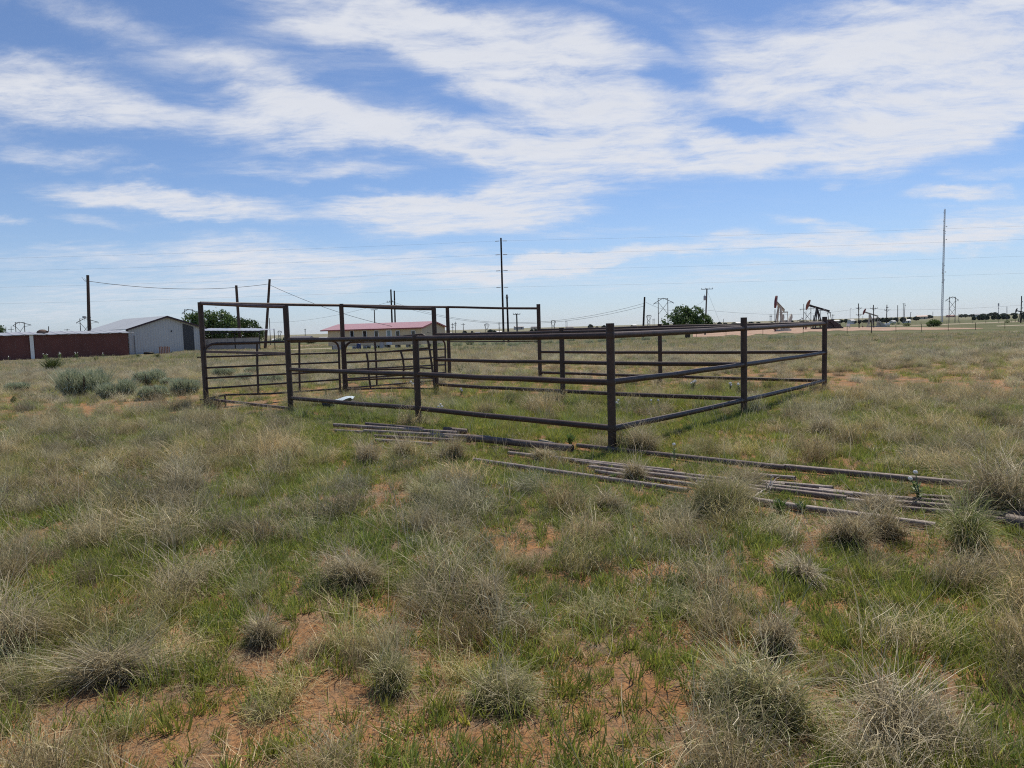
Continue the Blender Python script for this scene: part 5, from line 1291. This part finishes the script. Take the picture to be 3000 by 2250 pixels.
# tussocks that stand out one by one in the foreground
def tussock_geo(rng, R, H, n, cols, green=.15, W=(.0024, .0052)):
    """a ragged mound: fine curling blades, bent flat outer ones, a few green ones, a dead heart coloured darker as inner shade"""
    P = []
    for k in range(6):
        ox, oy = rng.normal(0, R*.5, 2); bz = (rng.random()*6.28, .2+.5*rng.random()); hk = H*(.35+.9*rng.random()); m = n//6
        P.append((blades(rng, int(m*.9), R*.40, (hk*.5, hk*1.35), W, (0, .7), (.4, 2.7), cols, 6, 1.35, bz), ox, oy))
        P.append((blades(rng, m//3, R*.6, (hk*.5, hk*1.2), W, (.5, 1.45), (1.3, 2.6), cols, 5, 1.2, bz), ox, oy))
        P.append((blades(rng, int(m*green), R*.7, (hk*.3, hk*.9), (W[0]*1.2, W[1]*1.2), (0, .9), (.4, 2.0), GREEN+DUSTY, 4, 1.3), ox, oy))
        ra = rng.random(m)*6.283
        P.append((blades(rng, m, R*.75, (hk*.3, hk*.85), W, (.3, 1.7), (1.0, 2.9), cols, 5, 1.0, (ra, 1.0), zc=rng.random(m)**1.3*hk*.62), ox, oy))
        P.append((blades(rng, m//4, R*.4, (hk*.2, hk*.5), W, (0, .8), (.2, 1.6), [(.13, .10, .075), (.18, .145, .105)], 3, 1.3), ox, oy))  # short dead blades, the shade of the tussock gaps put into their colour
    P.append((blades(rng, max(4, n//50), R*.4, (H*1.0, H*1.7), (W[0]*.8, W[1]*.7), (0, .6), (.3, 1.6), [(.52, .46, .34), (.46, .43, .31)], 6, 1.5), 0, 0))
    out = []
    for (v, f, c), ox, oy in P:
        v = v.copy(); v[:, 0] += ox; v[:, 1] += oy; out.append((v, f, c))
    return merge(out)
def tussock(label, px, py, wpx, hpx, cols=DRY, green=.15, n=850):
    q = G(px, py); s = (q-CAM).length/FPX; w = wpx*s/2; h = hpx*s
    o = np_obj('grass_tussock', tussock_geo(RNG, w*.55, h*1.15, n, [tuple(q*.97 for q in c_) for c_ in cols], green), ML_PLANT, None, q)
    o.rotation_euler = (RNG.normal(0, .14), RNG.normal(0, .14), RNG.random()*6.28); o.scale = (RNG.uniform(.95, 1.5), RNG.uniform(.65, 1.0), RNG.uniform(.8, 1.15))
    tag(o, label, 'grass tussock', 'tussocks standing out in the foreground')
for a in (('pale rounded tussock alone on green turf in front of the left pipe heap', 1248, 1478, 84, 62, DRYG, .3), ('large brown tussock in the open left of the picture centre', 1040, 1716, 150, 115), ('brown tussock right of the large open one, near the picture centre', 1432, 1785, 140, 100),
          ('large tussock low in the middle of the foreground', 1480, 2060, 200, 150, DRYG, .3), ('wide tussock left of the large low middle one', 1165, 1995, 190, 120, DRYG, .3), ('broad curling tussock on the bare sand at the lower right', 2200, 2085, 250, 135, DRYG, .25),
          ('upright tussock above the broad curling one on the sand', 2290, 1900, 130, 100), ('dark shaggy tussock at the lower left', 360, 1990, 160, 135), ('tall brown tussock at the left edge', 48, 1905, 180, 175),
          ('very tall brown tussock at the right edge above the fat pipe', 2945, 1502, 150, 165), ('tussock hiding the end of the long pale pipe', 2100, 1512, 110, 110, DRYG, .25), ('small tussock on bare soil in front of the long pale pipe', 1784, 1500, 74, 66),
          ('brown tussock in the left part of the pasture in front of the sage', 556, 1445, 96, 66), ('low rusty tussock right of the corral on green turf', 2400, 1270, 86, 52), ('dry twiggy tussock just right of the near corner post', 1888, 1328, 110, 80, DRY, .2),
          ('straw tussock standing in the middle pipe bundle', 1862, 1410, 48, 58), ('dark tussock growing up between the right bundle and the long dark pipe', 2190, 1430, 70, 50), ('narrow upright grey tussock on the right above the sand', 2350, 1700, 70, 62),
          ('round tussock at the lower left of the large open one', 775, 1880, 110, 85), ('green clump hiding the ends of the right pipe bundle', 2845, 1600, 110, 105, GREEN+DRYG, .8), ('low dry tussock on the turf inside the corral by the white flowers', 1940, 1212, 56, 36), ('rusty tussock inside the corral left of the divider post', 1603, 1185, 48, 34),
          ('straw tussock in front of the leftmost loose pipe ends', 1080, 1355, 90, 80), ('grey tussock in front of the middle of the left pipe heap', 1190, 1335, 80, 56), ('dry upright tussock between the middle and right pipe bundles', 2160, 1470, 60, 70), ('straw heap over the joint of the right bundle and the brown pipes', 2560, 1500, 130, 60, DRY, .1), ('grey tussock in front of the brown pipes at the right', 2600, 1570, 110, 80), ('thin dry tussock in front of the thick raised pipe', 1600, 1352, 60, 44, DRY, .1), ('shaggy brown tussock below the brown pipes near the right edge', 2500, 1600, 100, 84), ('leaning dry tussock at the near end of the left pipe heap', 1330, 1345, 80, 60), ('lower right corner tussock, wide and straw coloured', 2640, 2190, 330, 170)):
    tussock(*a)
# cedars and far trees
def proto_tree(nm, lobes, n, size, cols, trunk): return tree(nm, '', (0, 0, 0), lobes, n, size, cols, trunk, limbs=False)
def copy_tree(src, loc, s, rz, label, group, sz=None):
    c = src.copy(); COL.objects.link(c); c.location = loc; c.rotation_euler = (0, 0, rz); c.scale = (s, s, sz or s)
    for ch in [x for x in src.children]:
        d = ch.copy(); COL.objects.link(d); d.parent = c
    tag(c, label, 'tree', group); return c
ced = None
for i, px in enumerate((2853, 2868, 2878.5, 2892, 2911, 2925, 2938.5, 2951, 2974, 2999, 3020)):
    q = gx(px, 600); s = (14.5 if px not in (2853, 2938) else 12)*600/FPX/4.2
    lab = 'round dark cedar in the left cluster of four under the ridge' if px < 2900 else ('round dark cedar in the right cluster under the cell tower' if px < 2960 else 'round dark cedar beside the dark pumpjack at the right edge')
    if ced is None:
        ced = tree('cedar_tree', lab, q, [((0, 0, 2.1), (1.8, 1.8, 2.0)), ((0, 0, 1.4), (2.0, 2.0, 1.3)), ((.3, 0, 3.2), (1.0, 1.0, 1.0))], 1800, .32, CEDAR, (.25, 1), 'tree', 'dark cedars in a row', .25, .8, False)
        ced.scale = (s, s, s)
    else: copy_tree(ced, q, s, i*1.3, lab, 'dark cedars in a row')
FT = [(.035, .058, .032), (.03, .05, .028), (.045, .068, .035)]
ft = None
def far_tree(px, y, hpx, wpx, label='small dark tree on the far plain under the horizon', group='trees on the far plain'):
    global ft
    q = gx(px, y); s = hpx*1.45*y/FPX/5.0; w = wpx*1.15*y/FPX/5.6
    if ft is None:
        ft = tree('plain_tree', label, q, [((-1.3, 0, 2.6), (1.6, 1.6, 1.7)), ((1.2, 0, 2.4), (1.7, 1.6, 1.6)), ((0, 0, 3.5), (1.6, 1.6, 1.4))], 1500, .5, FT, (.3, 1.6), 'tree', group, .3, .8, False); c = ft
    else: c = copy_tree(ft, q, s, 0, label, group)
    c.rotation_euler.z = random.random()*6.28; c.scale = (w, w, s)
far_tree(1730, 900, 11, 15)
for px, y, hpx, wpx in ((1362, 700, 7, 12), (1383, 720, 6, 9), (1437, 640, 9, 16), (1448, 650, 7, 12), (1558, 700, 6, 10), (1570, 690, 7, 8), (1749, 1000, 6, 8), (1770, 950, 8, 14), (1855, 900, 6, 10), (1851, 880, 7, 7),
     (2090, 800, 7, 16), (2108, 820, 9, 14), (2125, 840, 7, 16), (2150, 850, 7, 18), (2175, 900, 6, 20), (2200, 900, 7, 18), (2222, 900, 6, 16), (2262, 420, 11, 12), (2320, 430, 13, 14), (2331, 600, 6, 10), (2350, 620, 9, 14), (2366, 600, 8, 14), (2385, 640, 8, 12), (2400, 650, 8, 10), (2420, 700, 6, 12),
     (2440, 800, 8, 16), (2463, 700, 8, 18), (2478, 680, 9, 14), (2505, 560, 7, 14), (2519, 560, 8, 16), (2537, 600, 8, 18), (2552, 600, 9, 14), (2571, 560, 12, 10), (2577, 560, 11, 8), (2586, 580, 11, 12),
     (2645, 520, 12, 14), (2664, 700, 9, 16), (2684, 760, 9, 18), (2722, 1100, 8, 18), (2816, 1200, 7, 18), (2828, 1200, 7, 16), (2846, 1250, 6, 16), (2880, 1200, 7, 20), (2905, 1250, 8, 22), (2915, 1200, 9, 16), (2940, 1300, 6, 18), (2970, 1300, 6, 20), (3000, 1300, 6, 20), (870, 520, 8, 16), (905, 600, 6, 14), (835, 420, 9, 14)):
    far_tree(px, y, hpx, wpx)
for i, (px, wpx) in enumerate(((2597, 18), (2610, 20), (2624, 18))):
    far_tree(px, 545, 11, wpx, 'pale green rounded tree in the clump behind the two white tanks', 'pale trees behind the white tanks')
# ------------------------------------------------------------------ grass cover (uncountable)
def kit(name, protos):
    c = bpy.data.collections.new(name)
    for i, g in enumerate(protos):
        c.objects.link(bpy.data.objects.new('%s_%02d' % (name, i), np_mesh('%s_%02d' % (name, i), *g, ML_GRASS)))
    return c
def scatter(name, label, coll, P, rot, scl, idx, tint):
    me = bpy.data.meshes.new(name); n = len(P)
    me.vertices.add(n); me.vertices.foreach_set('co', P.astype(np.float32).ravel())
    for nm, ty, arr in (('rot', 'FLOAT_VECTOR', rot), ('scl', 'FLOAT_VECTOR', scl), ('tint', 'FLOAT_VECTOR', tint)):
        a = me.attributes.new(nm, ty, 'POINT'); a.data.foreach_set('vector', arr.astype(np.float32).ravel())
    a = me.attributes.new('idx', 'INT', 'POINT'); a.data.foreach_set('value', idx.astype(np.int32))
    o = bpy.data.objects.new(name, me); link(o); o['kind'] = 'stuff'; o['label'] = label; o['category'] = 'grass'
    me.materials.append(ML_GRASS)
    ng = bpy.data.node_groups.new(name, 'GeometryNodeTree')
    ng.interface.new_socket('Geometry', in_out='INPUT', socket_type='NodeSocketGeometry'); ng.interface.new_socket('Geometry', in_out='OUTPUT', socket_type='NodeSocketGeometry')
    N = ng.nodes; L = ng.links
    gi = N.new('NodeGroupInput'); go = N.new('NodeGroupOutput'); iop = N.new('GeometryNodeInstanceOnPoints')
    ci = N.new('GeometryNodeCollectionInfo'); ci.inputs['Collection'].default_value = coll; ci.inputs['Separate Children'].default_value = True; ci.inputs['Reset Children'].default_value = True
    def attr(nm, ty):
        a = N.new('GeometryNodeInputNamedAttribute'); a.data_type = ty; a.inputs['Name'].default_value = nm; return a.outputs['Attribute']
    e2r = N.new('FunctionNodeEulerToRotation'); L.new(attr('rot', 'FLOAT_VECTOR'), e2r.inputs[0])
    L.new(gi.outputs[0], iop.inputs['Points']); L.new(ci.outputs[0], iop.inputs['Instance']); iop.inputs['Pick Instance'].default_value = True
    L.new(attr('idx', 'INT'), iop.inputs['Instance Index']); L.new(e2r.outputs[0], iop.inputs['Rotation']); L.new(attr('scl', 'FLOAT_VECTOR'), iop.inputs['Scale'])
    L.new(iop.outputs[0], go.inputs[0])
    md = o.modifiers.new('scatter', 'NODES'); md.node_group = ng
    return o
R2 = np.random.default_rng(5)
# kits
dry_kit = kit('dry_tuft', [tussock_geo(R2, .21, .31, 230, DRY if i % 3 else DRYG, .14) for i in range(8)])
def sprout(n, h, w): return blades(R2, n, .035, (h*.5, h), (w*.7, w), (0, .7), (.1, 1.3), GREEN + [(.16, .20, .06)], 3, 1.3)
green_kit = kit('green_tuft', [sprout(15, .115, .0095) for i in range(3)] + [sprout(24, .105, .0075) for i in range(3)] +
                [merge([blades(R2, 190, .28, (.03, .09), (.004, .007), (0, .8), (.2, 1.4), GREEN, 2, 1.2), blades(R2, 60, .28, (.03, .10), (.003, .005), (.3, 1.2), (.6, 1.6), DRYG, 2, 1.2)]) for i in range(3)] +
                [blades(R2, 70, .08, (.14, .30), (.004, .007), (0, .6), (.4, 1.6), GREEN+DUSTY, 4, 1.5) for i in range(2)])
litter_kit = kit('litter_mat', [merge([blades(R2, 90, .26, (.08, .26), (.002, .004), (1.2, 1.55), (1.3, 1.75), DRY, 3, 1.0, twist=2, zc=.012), blades(R2, 40, .26, (.04, .12), (.003, .005), (1.0, 1.5), (1.2, 1.7), [(.14, .11, .08), (.2, .16, .11)], 2, 1.0, twist=2, zc=.008)]) for i in range(4)])
stalk_kit = kit('dry_stalk', [blades(R2, 5, .05, (.30, .62), (.002, .0032), (0, .5), (.3, 1.2), [(.42, .36, .26), (.36, .35, .24), (.5, .45, .34)], 6, 1.6) for i in range(4)])
far_kit = kit('far_tuft', [merge([blades(R2, 110, .42, (.16, .34), (.010, .018), (0, .7), (.3, 1.5), DRY if i % 3 else DRYG, 2, 1.3, twist=2), blades(R2, 24, .45, (.08, .2), (.012, .02), (0, .8), (.3, 1.4), GREEN+DUSTY, 2, 1.3)]) for i in range(5)])
farg_kit = kit('far_green', [blades(R2, 90, .45, (.08, .22), (.012, .02), (0, .8), (.3, 1.4), GREEN+DUSTY+DRYG[:2], 2, 1.3) for i in range(3)])

AZ = math.radians(47)
def sample(n, r0, r1):
    r = np.sqrt(r0*r0 + (r1*r1-r0*r0)*R2.random(n)); a = (R2.random(n)*2-1)*AZ
    return r*np.sin(a), r*np.cos(a), r
PEN = [(p.x, p.y) for p in (pA, pB, pC, pD, pE, pF, pH, pI)]
def in_poly(x, y, poly):
    c = np.zeros(len(x), bool); j = len(poly)-1
    for i in range(len(poly)):
        xi, yi = poly[i]; xj, yj = poly[j]
        c ^= ((yi > y) != (yj > y)) & (x < (xj-xi)*(y-yi)/(yj-yi+1e-9)+xi); j = i
    return c
SEGS = []
for q in LP:
    a_ = G(q[0], q[1]); b_ = G(q[2], q[3]); SEGS.append((a_.x, a_.y, b_.x, b_.y))
CSEG = [(a_.x, a_.y, b_.x, b_.y) for a_, b_ in ((pK, pA), (pA, pB), (pB, pC), (pC, pD), (pD, pE), (pK, pL), (pL, pI))]
def seg_dist(x, y, segs=None):
    d = np.full(len(x), 9.0)
    for ax, ay, bx, by in (segs or SEGS):
        t = np.clip(((x-ax)*(bx-ax)+(y-ay)*(by-ay))/((bx-ax)**2+(by-ay)**2), 0, 1)
        d = np.minimum(d, np.hypot(x-ax-t*(bx-ax), y-ay-t*(by-ay)))
    return d
def sstep(a, b, x): t = np.clip((x-a)/(b-a), 0, 1); return t*t*(3-2*t)
# bare sand: noise plus the patches the photograph shows (ground points of photo pixels, radius in metres)
BARE = [(1650, 1288, .9, .34), (2100, 1292, 1.1, .55), (2330, 1303, .9, .4), (1950, 1172, .6, .4), (1180, 1420, .3, .2), (1560, 1540, .6, .2), (1500, 1620, .35, .2), (1150, 1470, .3, .2), (2050, 1990, .4, .25), (2450, 2060, .4, .3), (1960, 2130, .55, .3),
        (880, 1900, .35, .2), (1030, 2160, .5, .3), (1750, 1690, .35, .15), (640, 2200, .4, .25), (150, 2130, .35, .2), (2250, 1900, .3, .2), (1880, 1900, .35, .25), (2740, 2050, .35, .2), (1300, 2220, .4, .25), (2200, 1205, .5, .25), (2550, 1560, .5, .2), (2240, 1500, .4, .15)]
BP = [(G(a, b), c, d) for a, b, c, d in BARE]
def bare(x, y):
    v = .9*sstep(.535, .62, fbm(x*3.4+3, y*3.4, 21, 4))
    wob = (fbm(x*3.0, y*3.0, 33, 4)-.5)*2.2
    for p, rx, ry in BP:
        d = np.hypot((x-p.x)/(rx*.85), (y-p.y)/max(ry*1.35, .2)) + wob
        v = np.maximum(v, .92*sstep(1.0, .7, d))
    return v*sstep(24, 14, np.hypot(x, y))
def emit(name, label, coll, kinds, x, y, smin, smax, tv=.22, tilt=.12, hz=(.8, 1.25), tcol=None):
    n = len(x); z = terr_np(x, y)-.006
    s = smin + (smax-smin)*R2.random(n)**1.4
    rot = np.stack([R2.normal(0, tilt, n), R2.normal(0, tilt, n), R2.random(n)*6.283], 1)
    scl = np.stack([s, s, s*(hz[0]+(hz[1]-hz[0])*R2.random(n))], 1)
    idx = np.array(kinds)[R2.integers(0, len(kinds), n)]
    b = 1-tv+2*tv*R2.random(n); w = R2.normal(0, .05, n)
    # broad patches of warmer and greyer grass
    pn = fbm(x*.35, y*.35, 55, 3)-.5
    tint = np.stack([b*(1+w+.25*pn), b*(1+.1*pn), b*(1-w-.15*pn)], 1)
    if tcol is not None: tint = tint*np.array(tcol)
    return scatter(name, label, coll, np.stack([x, y, z], 1), rot, scl, idx, tint)
def keep(p): return R2.random(len(p)) < p
def zones(x, y):
    pen = in_poly(x, y, PEN).astype(float)
    left = sstep(-1.0, -3.0, x+.12*y)*sstep(3.5, 6.5, y)
    right = sstep(3.2, 5.0, x-.15*y)*sstep(5.5, 8.5, y)
    return pen, left, right
def clear_rails(x, y):
    # grass is grazed short where it would stand against the bottom rails
    r = np.hypot(x, y); d = np.minimum(seg_dist(x, y, CSEG), np.minimum(seg_dist(x+.5*x/r, y+.5*y/r, CSEG), seg_dist(x+1.0*x/r, y+1.0*y/r, CSEG)))
    return (d > .38) | (R2.random(len(x)) < .12)
# --- near: green sprouts and turf
x, y, r = sample(85000, 1.7, 15)
B = bare(x, y); pen, left, right = zones(x, y); gm = sstep(.34, .55, fbm(x*.8, y*.8, 71, 4)); D = seg_dist(x, y)
p = (1-.68*B)*(.55+.45*gm)*(1-.1*left)*(1-.1*right)
k = keep(p) & ((D > .09) | (R2.random(len(x)) < .06))
emit('green_grass', 'short bright green grass shoots on the sandy ground', green_kit, [0, 1, 2, 3, 4, 5, 3, 4, 5], x[k], y[k], .4, 1.1, .3, tcol=(1.2, 1.18, 1.05))
x, y, r = sample(5600, 1.7, 16)
B = bare(x, y); pen, left, right = zones(x, y); gm = sstep(.36, .58, fbm(x*.8, y*.8, 71, 4)); D = seg_dist(x, y)
k = keep((1-.96*B)*(.30+.70*gm)*np.maximum(pen, .85)) & (D > .30)
emit('turf', 'low mats of green turf between the tussocks', green_kit, [6, 7, 8], x[k], y[k], .6, 1.2, .2, tcol=(1.22, 1.2, 1.0))
x, y, r = sample(2600, 2.0, 18)
pen, left, right = zones(x, y); gm = sstep(.48, .62, fbm(x*.9+9, y*.9, 91, 4)); B = bare(x, y); D = seg_dist(x, y)
k = keep(np.maximum(gm, .7*pen)*(1-B)*(.35+.65*pen)) & (D > .35)
emit('long_green_grass', 'longer green grass blades in loose bunches', green_kit, [9, 10], x[k], y[k], .5, 1.1, .2, tcol=(1.2, 1.2, 1.0))
# --- near: dry tufts, litter, stalks
x, y, r = sample(6200, 1.5, 17)
B = bare(x, y); pen, left, right = zones(x, y); dm = sstep(.42, .60, fbm(x*.75+31, y*.75, 13, 4)); D = seg_dist(x, y)
p = (1-.9*B)*(.14+.45*dm+.17*left+.15*right)*(1-.72*pen)
blk = np.minimum(seg_dist(x, y), seg_dist(x+.05*x, y+.35))
k = keep(np.clip(p, 0, 1)) & ((blk > .34) | (R2.random(len(x)) < .05)) & clear_rails(x, y)
# rank tufts round the foot of every post
px_ = np.array([q.x for q in (pA, pB, pC, pD, pE, pF, pG, pH, pI, pJ, pK, pL) for _ in range(5)]); py_ = np.array([q.y for q in (pA, pB, pC, pD, pE, pF, pG, pH, pI, pJ, pK, pL) for _ in range(5)])
xx = np.concatenate([x[k], px_+R2.normal(0, .16, len(px_))]); yy = np.concatenate([y[k], py_+R2.normal(0, .16, len(py_))])
emit('dry_grass', 'dry grey brown bunch grass scattered over the pasture', dry_kit, list(range(8)), xx, yy, .28, 1.05, .45, hz=(.9, 1.5), tcol=(.95, .96, .90))
x, y, r = sample(5200, 1.6, 15)
B = bare(x, y); pen, left, right = zones(x, y); lm = sstep(.38, .6, fbm(x*1.1+7, y*1.1, 17, 4))
k = keep((1-.25*B)*(.25+.75*lm)*(1-.5*pen))
emit('dead_grass', 'flattened dead straw lying on the ground', litter_kit, [0, 1, 2, 3], x[k], y[k], .35, 1.0, .3, .06)
x, y, r = sample(2200, 1.7, 16); B = bare(x, y); D = seg_dist(x, y)
k = keep((1-.8*B)*.6) & (D > .15)
emit('grass_stalks', 'long thin pale seed stalks standing above the grass', stalk_kit, [0, 1, 2, 3], x[k], y[k], .6, 1.15, .15, .25)
# --- middle distance
x, y, r = sample(26000, 14, 42)
pen, left, right = zones(x, y); dm = sstep(.25, .5, fbm(x*.4, y*.4, 13, 4))
k = keep(np.clip((.22+.5*dm)*(1-.85*pen)*(.10+.90*sstep(17, 32, r))*(1-.85*sstep(.60, .68, fbm(x*1.5, y*1.5, 177, 4))), 0, 1)) & clear_rails(x, y)
emit('dry_pasture', 'dry tan bunch grass covering the pasture beyond the corral', dry_kit, list(range(8)), x[k], y[k], .42, 1.05, .46, .15, hz=(.8, 1.15), tcol=(1.0, 1.02, 1.06))
x, y, r = sample(24000, 13, 42)
pen, left, right = zones(x, y); gm = sstep(.42, .62, fbm(x*.3, y*.3, 44, 4))
k = keep(np.clip((.35+.6*gm+.7*pen)*(1-.6*(1-pen)*sstep(20, 36, r))*(1-.8*sstep(.60, .68, fbm(x*1.5, y*1.5, 177, 4))), 0, 1)) & clear_rails(x, y)
emit('green_pasture', 'green undergrowth among the dry grass of the pasture', green_kit, [6, 7, 8, 9, 10, 3], x[k], y[k], .45, 1.1, .3, tcol=(1.22, 1.2, 1.02), hz=(.7, 1.1))
# --- far
x, y, r = sample(48000, 38, 175)
dm = sstep(.28, .52, fbm(x*.12, y*.12, 13, 4)); f = sstep(190, 80, r)
kk = (R2.random(len(x)) < f*(.3+.7*dm))
# nothing grows on the dirt road, the tracks or inside buildings
road = (r > 108) & (np.degrees(np.arctan2(x, y)) > 13)
k = kk & ~road & ~((r > 72) & (np.degrees(np.arctan2(x, y)) < -25.5)) & ~((r > 88) & (x < 0) & (x > -32))
emit('far_dry_grass', 'dry tan grass of the distant pasture', far_kit, list(range(5)), x[k], y[k], .55, 1.0, .2, tcol=(1.10, 1.09, 1.17))
x, y, r = sample(17000, 38, 175)
gm = sstep(.44, .64, fbm(x*.07, y*.07, 77, 4)); road = (r > 112) & (np.degrees(np.arctan2(x, y)) > 13)
k = keep(.12+.8*gm) & ~road & ~((r > 72) & (np.degrees(np.arctan2(x, y)) < -25.5)) & ~((r > 88) & (x < 0) & (x > -32))
emit('far_green_grass', 'green patches of the distant pasture', farg_kit, [0, 1, 2], x[k], y[k], .8, 1.6, .2)

# ------------------------------------------------------------------ thin pale air
hz_mb = MB(); hz_mb.box((0, 3500, 48), (16000, 9000, 112))
hm = bpy.data.materials.new('haze_air'); hm.use_nodes = True; _n = hm.node_tree; _n.nodes.clear()
_v = _n.nodes.new('ShaderNodeVolumePrincipled'); _v.inputs['Color'].default_value = (.86, .92, 1.0, 1); _v.inputs['Density'].default_value = 0.000025; _v.inputs['Anisotropy'].default_value = .3
_o = _n.nodes.new('ShaderNodeOutputMaterial'); _n.links.new(_v.outputs[0], _o.inputs['Volume'])
hzo = hz_mb.build('haze', hm); hzo['kind'] = 'stuff'; hzo['label'] = 'thin pale air over the plain'; hzo['category'] = 'haze'
